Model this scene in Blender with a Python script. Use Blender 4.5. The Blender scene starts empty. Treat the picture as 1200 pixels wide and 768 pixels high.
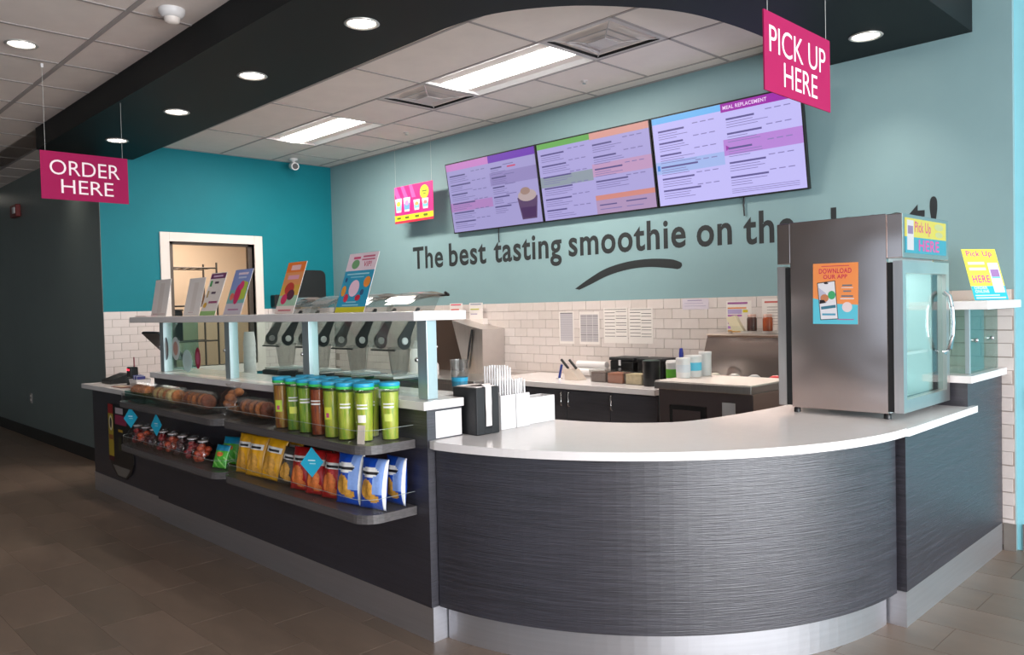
import bpy, bmesh, math, random
from mathutils import Vector, Matrix, Euler
R = math.radians
random.seed(7)
C = bpy.context.scene.collection

# ------------------------------------------------------------------ camera
FPX = 935.0
yaw, pitch, roll = -0.795329, -0.025804, -0.023871
cyw, syw, cp, sp = math.cos(yaw), math.sin(yaw), math.cos(pitch), math.sin(pitch)
fwd = Vector((syw * cp, cyw * cp, sp)); rgt = Vector((cyw, -syw, 0)); upv = rgt.cross(fwd)
r_ = rgt * math.cos(roll) + upv * math.sin(roll)
u_ = -rgt * math.sin(roll) + upv * math.cos(roll)
cam_d = bpy.data.cameras.new('camera')
cam_d.sensor_width = 36.0
cam_d.lens = 36.0 * FPX / 1200.0
cam_d.clip_start = 0.05; cam_d.clip_end = 200
cam = bpy.data.objects.new('camera', cam_d)
M4 = Matrix((r_, u_, -fwd)).transposed().to_4x4()
M4.translation = Vector((0, 0, 1.54))
cam.matrix_world = M4
C.objects.link(cam)
bpy.context.scene.camera = cam

# ------------------------------------------------------------------ world, daylight, exposure
sc = bpy.context.scene
sc.view_settings.view_transform = 'Standard'
sc.view_settings.look = 'None'
sc.view_settings.gamma = 1.0
sc.view_settings.use_curve_mapping = False
sc.view_settings.exposure = 0.12
try:
    sc.cycles.use_denoising = True
    sc.cycles.max_bounces = 8
    sc.cycles.transparent_max_bounces = 24
except Exception:
    pass
world = bpy.data.worlds.new('sky'); sc.world = world
world.use_nodes = True
wb = world.node_tree.nodes['Background']
wb.inputs[0].default_value = (0.62, 0.80, 1.0, 1)
wb.inputs[1].default_value = 1.2

def area(name, loc, direction, sx, sy, power, col, spread=180):
    l = bpy.data.lights.new(name, 'AREA')
    l.shape = 'RECTANGLE'; l.size = sx; l.size_y = sy
    l.energy = power; l.color = col; l.spread = R(spread)
    o = bpy.data.objects.new(name, l)
    o.location = loc
    o.rotation_euler = Vector(direction).to_track_quat('-Z', 'Y').to_euler()
    C.objects.link(o)
    return o
# daylight through the big storefront windows in the right-hand wall
area('daylight_window', (4.55, 1.2, 1.55), (-1, 0, 0), 7.6, 2.5, 760, (0.95, 0.97, 1.0))
# weaker daylight through the glazing behind the viewer
area('daylight_front', (-1.5, -5.9, 1.6), (0, 1, 0), 8.0, 2.2, 5, (0.95, 0.97, 1.0))

# ------------------------------------------------------------------ materials
def lin(c):
    c = c / 255.0
    return c / 12.92 if c <= 0.04045 else ((c + 0.055) / 1.055) ** 2.4
def rgb(r, g, b): return (lin(r), lin(g), lin(b), 1)
MATS = {}
def mat(name, col, rough=0.5, metal=0.0, spec=0.5, emit=0.0, vary=0.0, vscale=(8, 8, 8), bump=0.0, bscale=(60, 60, 60),
        rvary=0.0, coat=0.0, alpha=1.0, bdetail=3):
    if name in MATS: return MATS[name]
    m = bpy.data.materials.new(name); m.use_nodes = True
    nt = m.node_tree; b = nt.nodes['Principled BSDF']
    c = rgb(*col)
    b.inputs['Base Color'].default_value = c
    b.inputs['Roughness'].default_value = rough
    b.inputs['Metallic'].default_value = metal
    b.inputs['Specular IOR Level'].default_value = spec
    b.inputs['Coat Weight'].default_value = coat
    b.inputs['Alpha'].default_value = alpha
    if emit:
        b.inputs['Emission Color'].default_value = c
        b.inputs['Emission Strength'].default_value = emit
    tc = nt.nodes.new('ShaderNodeTexCoord')
    def noise(scale, detail=4):
        mp = nt.nodes.new('ShaderNodeMapping'); mp.inputs['Scale'].default_value = scale
        nt.links.new(tc.outputs['Object'], mp.inputs[0])
        n = nt.nodes.new('ShaderNodeTexNoise'); n.inputs['Scale'].default_value = 1.0
        n.inputs['Detail'].default_value = detail; n.inputs['Roughness'].default_value = 0.6
        nt.links.new(mp.outputs[0], n.inputs['Vector'])
        return n
    if vary or rvary:
        n = noise(vscale)
    if vary:
        rp = nt.nodes.new('ShaderNodeValToRGB')
        rp.color_ramp.elements[0].position = 0.3; rp.color_ramp.elements[1].position = 0.7
        rp.color_ramp.elements[0].color = tuple(max(0, x * (1 - vary)) for x in c[:3]) + (1,)
        rp.color_ramp.elements[1].color = tuple(min(1, x * (1 + vary)) for x in c[:3]) + (1,)
        nt.links.new(n.outputs['Fac'], rp.inputs[0])
        nt.links.new(rp.outputs[0], b.inputs['Base Color'])
    if rvary:
        mr = nt.nodes.new('ShaderNodeMapRange')
        mr.inputs['To Min'].default_value = max(0.02, rough - rvary); mr.inputs['To Max'].default_value = rough + rvary
        nt.links.new(n.outputs['Fac'], mr.inputs[0]); nt.links.new(mr.outputs[0], b.inputs['Roughness'])
    if bump:
        n2 = noise(bscale, bdetail)
        bp = nt.nodes.new('ShaderNodeBump'); bp.inputs['Strength'].default_value = bump; bp.inputs['Distance'].default_value = 0.01
        nt.links.new(n2.outputs['Fac'], bp.inputs['Height']); nt.links.new(bp.outputs[0], b.inputs['Normal'])
    MATS[name] = m
    return m
def glass(name, tint=(225, 240, 238), gloss=0.06, rough=0.02, opacity=0.0):
    """thin pane: see-through, with a mirror film that grows at grazing angles"""
    if name in MATS: return MATS[name]
    m = bpy.data.materials.new(name); m.use_nodes = True
    nt = m.node_tree; nt.nodes.clear()
    out = nt.nodes.new('ShaderNodeOutputMaterial')
    tr = nt.nodes.new('ShaderNodeBsdfTransparent'); tr.inputs[0].default_value = rgb(*tint)
    gl = nt.nodes.new('ShaderNodeBsdfGlossy'); gl.inputs['Roughness'].default_value = rough
    fr = nt.nodes.new('ShaderNodeLayerWeight'); fr.inputs[0].default_value = 0.5
    pw = nt.nodes.new('ShaderNodeMath'); pw.operation = 'POWER'; pw.inputs[1].default_value = 4.0
    nt.links.new(fr.outputs['Facing'], pw.inputs[0])
    mx = nt.nodes.new('ShaderNodeMath'); mx.operation = 'MULTIPLY_ADD'; mx.inputs[1].default_value = 0.7; mx.inputs[2].default_value = gloss; mx.use_clamp = True
    nt.links.new(pw.outputs[0], mx.inputs[0])
    mix = nt.nodes.new('ShaderNodeMixShader')
    nt.links.new(mx.outputs[0], mix.inputs[0]); nt.links.new(tr.outputs[0], mix.inputs[1]); nt.links.new(gl.outputs[0], mix.inputs[2])
    last = mix
    if opacity:
        df = nt.nodes.new('ShaderNodeBsdfDiffuse'); df.inputs[0].default_value = rgb(*tint)
        m2 = nt.nodes.new('ShaderNodeMixShader'); m2.inputs[0].default_value = opacity
        nt.links.new(mix.outputs[0], m2.inputs[1]); nt.links.new(df.outputs[0], m2.inputs[2]); last = m2
    nt.links.new(last.outputs[0], out.inputs[0])
    MATS[name] = m
    return m
def flat(col, emit=0.0, rough=0.45):
    return mat('print_%d_%d_%d_%d' % (*col, int(emit * 100)), col, rough=rough, emit=emit)

m_wall = mat('teal_paint', (128, 158, 162), 0.55, vary=0.02, vscale=(3, 3, 3), bump=0.02, bscale=(150, 150, 150))
m_wall_l = mat('turquoise_paint', (0, 116, 128), 0.6, spec=0.3, vary=0.03, vscale=(3, 3, 3))
m_wall_r = mat('daylit_cyan_paint', (142, 206, 218), 0.5, vary=0.02)  # lighter cyan, the window light on this wall is put into the colour
m_wall_d = mat('charcoal_paint', (112, 124, 122), 0.42, vary=0.05, vscale=(2, 2, 2))
m_soffit = mat('soffit_paint', (17, 23, 25), 0.55, spec=0.2, vary=0.04, vscale=(2, 2, 2))
m_ceil = mat('ceiling_tile', (232, 222, 216), 0.85, vary=0.03, vscale=(5, 5, 5), bump=0.05, bscale=(200, 200, 200))
m_grid = mat('ceiling_grid', (165, 158, 156), 0.6)
m_tile = mat('subway_tile', (212, 201, 196), 0.18, vary=0.04, vscale=(5, 5, 5))
m_grout = mat('grout', (160, 148, 140), 0.9, vary=0.08)
m_floor = mat('floor_tile', (116, 99, 86), 0.42, vary=0.2, vscale=(1.6, 4.5, 4), rvary=0.08, bump=0.05, bscale=(8, 30, 8))
m_fgrout = mat('floor_grout', (112, 97, 86), 0.9)
m_base = mat('base_board', (40, 38, 37), 0.5)
m_btile = mat('base_tile', (112, 105, 98), 0.45, vary=0.1)
m_lam = mat('brushed_laminate', (44, 42, 50), 0.40, spec=1.0, vary=0.42, vscale=(3.2, 3.2, 130), rvary=0.1, bump=0.22, bscale=(5, 5, 240))
m_toe = mat('brushed_toe_kick', (208, 208, 213), 0.38, metal=0.92, vary=0.04, vscale=(2, 2, 60))
m_quartz = mat('white_quartz', (228, 222, 220), 0.16, vary=0.015, vscale=(20, 20, 20))
m_white = mat('white_plastic', (220, 217, 216), 0.4)
m_wframe = mat('white_frame', (226, 216, 208), 0.4)
m_black = mat('black_plastic', (22, 22, 23), 0.38)
m_black_m = mat('black_matte', (30, 31, 33), 0.55)
m_steel = mat('stainless', (200, 184, 178), 0.17, metal=1.0, bump=0.25, bscale=(4, 4, 6), bdetail=0)
m_steel_b = mat('brushed_steel', (212, 206, 202), 0.32, metal=1.0, vary=0.06, vscale=(60, 3, 3))
m_chrome = mat('chrome', (210, 210, 212), 0.1, metal=1.0)
m_alu = mat('aluminium_post', (178, 192, 194), 0.35, metal=0.6)
m_cab = mat('dark_cabinet', (74, 73, 78), 0.4, vary=0.15, vscale=(3, 3, 60))
m_glass = glass('clear_glass', (238, 248, 246), 0.05)
m_glass_g = glass('green_edge_glass', (205, 232, 228), 0.06)
m_plexi = glass('plexi', (252, 253, 253), 0.015, 0.05)
m_smoke = glass('smoky_polycarbonate', (226, 226, 224), 0.06, 0.05, 0.05)
m_film = glass('clear_film', (246, 244, 242), 0.05, 0.12)
m_pink = mat('magenta_board', (152, 18, 76), 0.7, spec=0.2)
m_lettering = mat('wall_vinyl_charcoal', (36, 41, 43), 0.5)
m_string = mat('nylon_string', (190, 190, 186), 0.5)
m_rubber = mat('black_gasket', (16, 16, 17), 0.6)

# ------------------------------------------------------------------ mesh helpers
class MB:
    def __init__(s): s.v = []; s.f = []; s.mi = []; s.sm = []
    def add(s, vs, fs, mi=0, smooth=False):
        o = len(s.v); s.v += [tuple(v) for v in vs]
        for f in fs: s.f.append(tuple(i + o for i in f)); s.mi.append(mi); s.sm.append(smooth)
        return s
    def box(s, x0, x1, y0, y1, z0, z1, mi=0):
        vs = [(x0, y0, z0), (x1, y0, z0), (x1, y1, z0), (x0, y1, z0), (x0, y0, z1), (x1, y0, z1), (x1, y1, z1), (x0, y1, z1)]
        return s.add(vs, [(3, 2, 1, 0), (4, 5, 6, 7), (0, 1, 5, 4), (1, 2, 6, 5), (2, 3, 7, 6), (3, 0, 4, 7)], mi)
    def prism(s, poly, z0, z1, mi=0, smooth=False):
        n = len(poly)
        vs = [(x, y, z0) for x, y in poly] + [(x, y, z1) for x, y in poly]
        s.add(vs, [tuple(range(n - 1, -1, -1)), tuple(range(n, 2 * n))], mi)
        return s.add(vs, [(i, (i + 1) % n, n + (i + 1) % n, n + i) for i in range(n)], mi, smooth)
    def prism_y(s, poly, y0, y1, mi=0, smooth=False):      # poly in (x,z), counter-clockwise seen from -Y
        n = len(poly)
        vs = [(x, y0, z) for x, z in poly] + [(x, y1, z) for x, z in poly]
        s.add(vs, [tuple(range(n)), tuple(range(2 * n - 1, n - 1, -1))], mi)
        return s.add(vs, [((i + 1) % n, i, n + i, n + (i + 1) % n) for i in range(n)], mi, smooth)
    def prism_x(s, poly, x0, x1, mi=0, smooth=False):      # poly in (y,z), counter-clockwise seen from +X
        n = len(poly)
        vs = [(x0, y, z) for y, z in poly] + [(x1, y, z) for y, z in poly]
        s.add(vs, [tuple(range(n - 1, -1, -1)), tuple(range(n, 2 * n))], mi)
        return s.add(vs, [(i, (i + 1) % n, n + (i + 1) % n, n + i) for i in range(n)], mi, smooth)
    def lathe(s, prof, cx=0, cy=0, n=20, mi=0, cap=True):
        vs = []; fs = []
        for r, z in prof:
            for k in range(n):
                a = 2 * math.pi * k / n
                vs.append((cx + r * math.cos(a), cy + r * math.sin(a), z))
        for j in range(len(prof) - 1):
            for k in range(n):
                fs.append((j * n + k, j * n + (k + 1) % n, (j + 1) * n + (k + 1) % n, (j + 1) * n + k))
        s.add(vs, fs, mi, True)
        if cap:
            s.add(vs[:n], [tuple(range(n - 1, -1, -1))], mi); s.add(vs[-n:], [tuple(range(n))], mi)
        return s
    def tube(s, pts, r, n=8, mi=0):
        pts = [Vector(p) for p in pts]; vs = []; fs = []
        for i, p in enumerate(pts):
            d = (pts[min(i + 1, len(pts) - 1)] - pts[max(i - 1, 0)]).normalized()
            a = Vector((0, 0, 1)) if abs(d.z) < 0.9 else Vector((1, 0, 0))
            e1 = d.cross(a).normalized(); e2 = d.cross(e1)
            rr = r[i] if isinstance(r, (list, tuple)) else r
            for k in range(n):
                t = 2 * math.pi * k / n
                vs.append(p + e1 * rr * math.cos(t) + e2 * rr * math.sin(t))
        for i in range(len(pts) - 1):
            for k in range(n):
                fs.append((i * n + k, (i + 1) * n + k, (i + 1) * n + (k + 1) % n, i * n + (k + 1) % n))
        s.add(vs, fs, mi, True)
        m = len(vs)
        s.add(vs[:n], [tuple(range(n))], mi); s.add(vs[m - n:], [tuple(range(n - 1, -1, -1))], mi)
        return s
    def ell(s, c, rad, nu=12, nv=8, mi=0):
        vs = [(c[0], c[1], c[2] - rad[2])]; fs = []
        for j in range(1, nv):
            t = math.pi * j / nv - math.pi / 2
            for k in range(nu):
                a = 2 * math.pi * k / nu
                vs.append((c[0] + rad[0] * math.cos(t) * math.cos(a), c[1] + rad[1] * math.cos(t) * math.sin(a), c[2] + rad[2] * math.sin(t)))
        vs.append((c[0], c[1], c[2] + rad[2])); L = len(vs) - 1
        for k in range(nu): fs.append((0, 1 + (k + 1) % nu, 1 + k))
        for j in range(nv - 2):
            for k in range(nu):
                a = 1 + j * nu; b = a + nu
                fs.append((a + k, a + (k + 1) % nu, b + (k + 1) % nu, b + k))
        b = 1 + (nv - 2) * nu
        for k in range(nu): fs.append((b + k, b + (k + 1) % nu, L))
        return s.add(vs, fs, mi, True)
    def strip(s, pts_out, pts_in, z0, z1, mi=0):            # closed wall band between two plan curves
        n = len(pts_out); poly = list(pts_out) + list(reversed(pts_in))
        m = len(poly)
        vs = [(x, y, z0) for x, y in poly] + [(x, y, z1) for x, y in poly]
        top = []; bot = []
        for i in range(n - 1):
            a, b, c, d = i, i + 1, m - 2 - i, m - 1 - i
            bot.append((d, c, b, a)); top.append((a + m, b + m, c + m, d + m))
        s.add(vs, bot + top, mi)
        s.add(vs, [(i, (i + 1) % m, m + (i + 1) % m, m + i) for i in range(m)], mi, False)
        return s
    def mesh(s, name, mats):
        me = bpy.data.meshes.new(name)
        me.from_pydata([tuple(v) for v in s.v], [], s.f)
        for m in (mats if isinstance(mats, (list, tuple)) else [mats]): me.materials.append(m)
        me.polygons.foreach_set('material_index', s.mi)
        me.polygons.foreach_set('use_smooth', s.sm)
        me.update()
        return me
    def build(s, name, mats, parent=None, bevel=0.0, seg=2, loc=None, rot=None):
        return place(name, s.mesh(name, mats), parent, bevel, seg, loc, rot)
def place(name, me, parent=None, bevel=0.0, seg=2, loc=None, rot=None):
    o = bpy.data.objects.new(name, me); C.objects.link(o)
    if parent: o.parent = parent
    if loc: o.location = loc
    if rot: o.rotation_euler = rot
    if bevel:
        b = o.modifiers.new('edge', 'BEVEL'); b.width = bevel; b.segments = seg; b.limit_method = 'ANGLE'
    return o
def tag(o, label=None, cat=None, group=None, kind=None):
    if label: o['label'] = label
    if cat: o['category'] = cat
    if group: o['group'] = group
    if kind: o['kind'] = kind
    return o
def thing(name, label, cat, loc=(0, 0, 0), rot=(0, 0, 0), group=None):
    o = bpy.data.objects.new(name, None); C.objects.link(o)
    o.empty_display_size = 0.05
    o.location = loc; o.rotation_euler = rot
    return tag(o, label, cat, group)
def struct(name, mb, m, label, cat=None, parent=None, bevel=0.0):
    o = mb.build(name, m, parent, bevel)
    return tag(o, label, cat, kind='structure')
def copy_tree(o, parent=None):
    c = o.copy(); C.objects.link(c); c.parent = parent
    for ch in list(o.children): copy_tree(ch, c)
    return c

# lettering: flat outlines of Blender's built-in face, fitted into a box
_TX = {}
def text_mesh(s, bold=0.0):
    k = (s, bold)
    if k in _TX: return _TX[k]
    cu = bpy.data.curves.new('t', 'FONT'); cu.body = s; cu.offset = bold; cu.resolution_u = 4
    cu.space_character = 1.0 + bold * 4
    o = bpy.data.objects.new('t', cu); C.objects.link(o)
    dg = bpy.context.evaluated_depsgraph_get()
    me = bpy.data.meshes.new_from_object(o.evaluated_get(dg))
    vs = [(v.co.x, v.co.y) for v in me.vertices]; fs = [tuple(p.vertices) for p in me.polygons]
    bpy.data.objects.remove(o); bpy.data.curves.remove(cu); bpy.data.meshes.remove(me)
    _TX[k] = (vs, fs)
    return _TX[k]
def fit_text(s, x0, z0, x1, z1, bold=0.02, slant=0.0):
    vs, fs = text_mesh(s, bold)
    xa, xb = min(v[0] for v in vs), max(v[0] for v in vs)
    ya, yb = min(v[1] for v in vs), max(v[1] for v in vs)
    kx, kz = (x1 - x0) / (xb - xa), (z1 - z0) / (yb - ya)
    return [(x0 + (x - xa) * kx, z0 + (y - ya) * kz) for x, y in vs], fs
def printed(parent, items, base=0.0006, step=0.0004, name='print', emit=0.0):
    """flat print on a sheet that faces -Y: one thin mesh per colour, later items on top"""
    by = {}
    for i, it in enumerate(items):
        kind, col = it[0], it[-1]
        y = -(base + step * i)
        big = kind == 'rect' and min(it[3] - it[1], it[4] - it[2]) > 0.012 or kind == 'ell' and min(it[3], it[4]) > 0.006 or kind == 'poly' or kind == 'txt'
        mb = by.setdefault((col, i) if big else (col, -1), MB())
        if kind == 'rect':
            x0, z0, x1, z1 = it[1:5]
            mb.add([(x0, y, z0), (x1, y, z0), (x1, y, z1), (x0, y, z1)], [(0, 1, 2, 3)])
        elif kind == 'ell':
            cx, cz, rx, rz = it[1:5]; n = 24
            mb.add([(cx + rx * math.cos(2 * math.pi * k / n), y, cz + rz * math.sin(2 * math.pi * k / n)) for k in range(n)], [tuple(range(n))])
        elif kind == 'poly':
            pts = it[1]
            mb.add([(x, y, z) for x, z in pts], [tuple(range(len(pts)))])
        elif kind == 'txt':
            s, x0, z0, x1, z1 = it[1:6]; bold = it[6] if len(it) == 8 else 0.02
            vs, fs = fit_text(s, x0, z0, x1, z1, bold)
            mb.add([(x, y, z) for x, z in vs], fs)
    for (col, q), mb in by.items():
        o = mb.build(name, screen(col, emit) if emit else flat(col), parent)
        if q < 0 and len(mb.f) > 1: tag(o, kind='stuff')
def screen(col, e):
    m = flat(col, e, 0.3)
    m.node_tree.nodes['Principled BSDF'].inputs['Base Color'].default_value = (.01, .01, .012, 1)
    return m
def rrect(w, h, r, n=4):
    pts = []
    for cx, cy, a0 in ((w - r, r, -90), (w - r, h - r, 0), (r, h - r, 90), (r, r, 180)):
        for k in range(n + 1):
            a = R(a0 + 90 * k / n); pts.append((cx + r * math.cos(a), cy + r * math.sin(a)))
    return pts
def spline(pts, n=8):
    out = []; P = [Vector(p) for p in pts]
    for i in range(len(P) - 1):
        p0, p1, p2, p3 = P[max(i - 1, 0)], P[i], P[i + 1], P[min(i + 2, len(P) - 1)]
        for k in range(n):
            t = k / n
            q = 0.5 * ((2 * p1) + (p2 - p0) * t + (2 * p0 - 5 * p1 + 4 * p2 - p3) * t * t + (-p0 + 3 * p1 - 3 * p2 + p3) * t ** 3)
            out.append(tuple(q))
    out.append(tuple(P[-1]))
    return out

# ------------------------------------------------------------------ structure
YB, XL, YD, ZC, ZS = 5.47, -8.78, 2.74, 3.36, 3.15
XR, XW = -1.30, 4.6
exec_order = 0

# floor: screed with single tiles laid in running bond
fl = struct('floor', MB().box(-17, XW + 0.2, -6.2, 6.4, -0.12, -0.0015), m_fgrout, 'grey brown stone-look tile floor of the shop')
tile_a = MB().box(0, 0.606, 0, 0.301, -0.0015, 0.0).mesh('floor_tile', m_floor)
m_floor_b = mat('floor_tile_b', (112, 96, 83), 0.42, vary=0.2, vscale=(1.8, 5, 4), rvary=0.08)
m_floor_c = mat('floor_tile_c', (120, 102, 89), 0.40, vary=0.2, vscale=(1.5, 4, 4), rvary=0.08)
tile_b = MB().box(0, 0.606, 0, 0.301, -0.0015, 0.0).mesh('floor_tile', m_floor_b)
tile_c = MB().box(0, 0.606, 0, 0.301, -0.0015, 0.0).mesh('floor_tile', m_floor_c)
rest = MB(); cnt = 0
def in_view(x, y):
    d = Vector((x, y, 0)) - Vector((0, 0, 1.54))
    w = d.dot(fwd)
    if w < 0.3: return False
    px = 600 + FPX * d.dot(r_) / w; py = 384 - FPX * d.dot(u_) / w
    return -60 < px < 1260 and py < 850
seen_tiles = []
for j in range(-20, 20):
    y = 0.955 + 0.305 * j
    if y > 6.3 or y < -6: continue
    off = 0.305 if j % 2 else 0.0
    for i in range(-22, 20):
        x = -4.55 + off + 0.61 * i
        if x > XW - 0.3 or x < -16.6: continue
        vis = in_view(x, y) or in_view(x + 0.6, y + 0.3)
        under = (-6.1 < x < -3.3 and 2.35 < y < 6) or (-3.3 < x < -1.9 and y > 3.0) or (y > 2.8 and x < -6.5)
        if vis and not under:
            seen_tiles.append((math.hypot(x + .3, y + .15), x, y))
        else:
            rest.box(x, x + 0.606, y, y + 0.301, -0.0015, 0.0)
seen_tiles.sort()
for k, (d, x, y) in enumerate(seen_tiles):
    if k < 290:
        o = place('floor_tile', random.choice((tile_a, tile_b, tile_c)), fl, loc=(x, y, 0))
    else:
        rest.box(x, x + 0.606, y, y + 0.301, -0.0015, 0.0)
tag(rest.build('far_floor_tiles', m_floor, fl), kind='stuff')

# back wall with subway tile wainscot
wb_ = struct('wall_back', MB().box(XL, XR, YB, YB + 0.15, 0, ZC + 0.1), m_wall, 'pale teal back wall with slogan lettering above white subway tiles', 'wall')
TW, TH, TG = 0.1655, 0.0815, 0.0035
ZT = 1.575
st = MB().box(XL, XR, YB - 0.004, YB, 0.0, ZT); st.build('grout_bed', m_grout, wb_)
tm = MB().box(0, TW - TG, -0.011, -0.004, 0, TH - TG)
tile_me = tm.mesh('wall_tile', m_tile)
m_tile2 = mat('subway_tile_warm', (206, 195, 189), 0.2, vary=0.04)
tile_me2 = MB().box(0, TW - TG, -0.011, -0.004, 0, TH - TG).mesh('wall_tile', m_tile2)
restw = MB(); ntile = 0
for row in range(0, 19):
    z1 = ZT - row * TH - (0.0 if row == 0 else 0.0)
    z0 = z1 - TH + TG
    if z0 < 0.0: break
    off = TW / 2 if row % 2 else 0
    x = XR - 0.012 - off
    if off: restw.box(XR - 0.012 - off + TG, XR - 0.004, YB - 0.011, YB - 0.004, z0, z1 - TG)
    while x > XL + TW:
        xa = x - TW + TG
        hidden = (xa < -6.6) or (z1 < 0.95 and xa < -1.75) or (-2.45 < xa < -1.75)
        if not hidden and ntile < 298:
            place('wall_tile', tile_me if random.random() < .7 else tile_me2, wb_, loc=(xa, YB, z0)); ntile += 1
        else:
            restw.box(xa, xa + TW - TG, YB - 0.011, YB - 0.004, z0, z0 + TH - TG)
        x -= TW
tag(restw.build('hidden_wall_tiles', m_tile, wb_), kind='stuff')
# slogan on the back wall, dark vinyl
letters = MB()
def wall_word(s, xa, xb, zbase, h, bold=0.022):
    vs, fs = text_mesh(s, bold)
    x0, x1 = min(v[0] for v in vs), max(v[0] for v in vs)
    k = (xb - xa) / (x1 - x0)
    me = MB().add([(xa + (x - x0) * k, YB - 0.0015, zbase + y * h) for x, y in vs], fs)
    me.build('lettering', m_lettering, wb_)
for s, xa, xb in (('The', -7.128, -6.605), ('best', -6.507, -5.926), ('tasting', -5.813, -4.904), ('smoothie', -4.819, -3.574),
                  ('on', -3.474, -3.164), ('the', -3.066, -2.66), ('planet!', -2.56, -1.715)):
    wall_word(s, xa, xb, {'on': 1.984, 'the': 1.972, 'planet!': 1.938}.get(s, 1.992), 0.335)
sw_t = spline([(-4.752, 1.69), (-4.589, 1.773), (-4.394, 1.854), (-4.161, 1.900), (-3.94, 1.912), (-3.73, 1.898), (-3.645, 1.875)], 6)
sw_b = spline([(-4.70, 1.68), (-4.571, 1.722), (-4.376, 1.79), (-4.162, 1.833), (-3.941, 1.845), (-3.731, 1.824), (-3.66, 1.812)], 6)
sw = MB()
end = [(-3.618, 1.862), (-3.612, 1.84), (-3.63, 1.818)]
poly_t, poly_b = sw_t, sw_b
for i in range(len(sw_t) - 1):
    a, b, c, d = sw_b[i], sw_b[i + 1], sw_t[i + 1], sw_t[i]
    sw.add([(p[0], YB - 0.0015, p[1]) for p in (a, b, c, d)], [(0, 1, 2, 3)])
ep = [sw_b[-1], end[2], end[1], end[0], sw_t[-1]]
sw.add([(p[0], YB - 0.0015, p[1]) for p in ep], [tuple(range(5))])
sw.build('swoosh', m_lettering, wb_)

# wall beyond the back-wall corner, daylight brightness painted into its cyan
wr = struct('wall_right', MB().box(XR, XW, YB + 0.04, YB + 0.2, 0, ZC + 0.1), m_wall_r, 'cyan wall beyond the tiled corner, window brightness in its paint', 'wall')
MB().box(XR + 0.03, XW, YB + 0.028, YB + 0.04, 0, 0.16).build('base_tile', m_btile, wr)
MB().box(-1.245, -1.16, YB + 0.03, YB + 0.04, 0.86, 0.98).build('socket_plate', m_grid, wr)
bt = struct('baseboard_back', MB().box(-1.36, XR + 0.006, YB - 0.02, YB - 0.011, 0, 0.165), m_btile, 'grey base tile under the white tiled pillar', 'baseboard')
# left end wall with the serving hatch
WY0, WY1, WZ0, WZ1 = 3.43, 4.41, 0.96, 2.34
lw = MB()
lw.box(XL - 0.14, XL, YD + 0.005, WY0, 0, ZC + 0.1); lw.box(XL - 0.14, XL, WY1, YB, 0, ZC + 0.1)
lw.box(XL - 0.14, XL, WY0, WY1, 0, WZ0); lw.box(XL - 0.14, XL, WY0, WY1, WZ1, ZC + 0.1)
wl = struct('wall_left', lw, m_wall_l, 'deep turquoise end wall with white framed hatch', 'wall')
gb = MB()
gb.box(XL, XL + 0.004, YD + .004, WY0 - 0.1, 0, ZT + 0.012); gb.box(XL, XL + 0.004, WY1 + 0.1, YB, 0, ZT + 0.012)
gb.build('grout_bed', m_grout, wl)
tlm = MB().box(0.004, 0.011, 0, TW - TG, 0, TH - TG).mesh('wall_tile', m_tile)
hid = MB()
for row in range(0, 12):
    z0 = ZT + 0.012 - (row + 1) * TH + TG
    y = YD + 0.002 + (TW / 2 if row % 2 else 0)
    if row % 2: MB().box(XL + .004, XL + .011, YD + .003, y - TG, z0, z0 + TH - TG).build('wall_tile', m_tile, wl)
    while y < YB - 0.02:
        ya, yb = y, y + TW - TG
        if ya < WY0 - 0.1 < yb: yb = WY0 - 0.101
        if ya < WY1 + 0.1 < yb: ya = WY1 + 0.101
        yb = min(yb, YB - 0.012)
        if not (ya >= WY0 - 0.1 and yb <= WY1 + 0.1) and yb - ya > .01:
            if y < 3.4:
                if yb - ya > TW - TG - .001: place('wall_tile', tlm, wl, loc=(XL, y, z0))
                else: MB().box(XL + .004, XL + .011, ya, yb, z0, z0 + TH - TG).build('wall_tile', m_tile, wl)
            else: hid.box(XL + .004, XL + .011, ya, yb, z0, z0 + TH - TG)
        y += TW
tag(hid.build('hidden_wall_tiles', m_tile, wl), kind='stuff')
# hatch frame
wf = MB(); t = 0.1
wf.box(XL - 0.14, XL + 0.02, WY0 - t, WY0, WZ0 - t, WZ1 + t); wf.box(XL - 0.14, XL + 0.02, WY1, WY1 + t, WZ0 - t, WZ1 + t)
wf.box(XL - 0.14, XL + 0.02, WY0, WY1, WZ1, WZ1 + t); wf.box(XL - 0.14, XL + 0.02, WY0, WY1, WZ0 - t, WZ0)
win = struct('window_1', wf, m_wframe, 'white framed serving hatch in the turquoise wall', 'window', bevel=0.004)
m_rail = mat('hatch_rail', (96, 86, 78), 0.4, metal=0.6)
MB().box(XL - 0.10, XL - 0.05, WY0, WY0 + 0.06, WZ0, WZ1).build('rail', m_rail, win)
MB().box(XL - 0.10, XL - 0.05, WY1 - 0.05, WY1, WZ0, WZ1).build('rail', m_rail, win)
MB().box(XL - 0.10, XL - 0.05, WY0, WY1, WZ1 - 0.025, WZ1).build('rail', m_rail, win)
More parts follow.
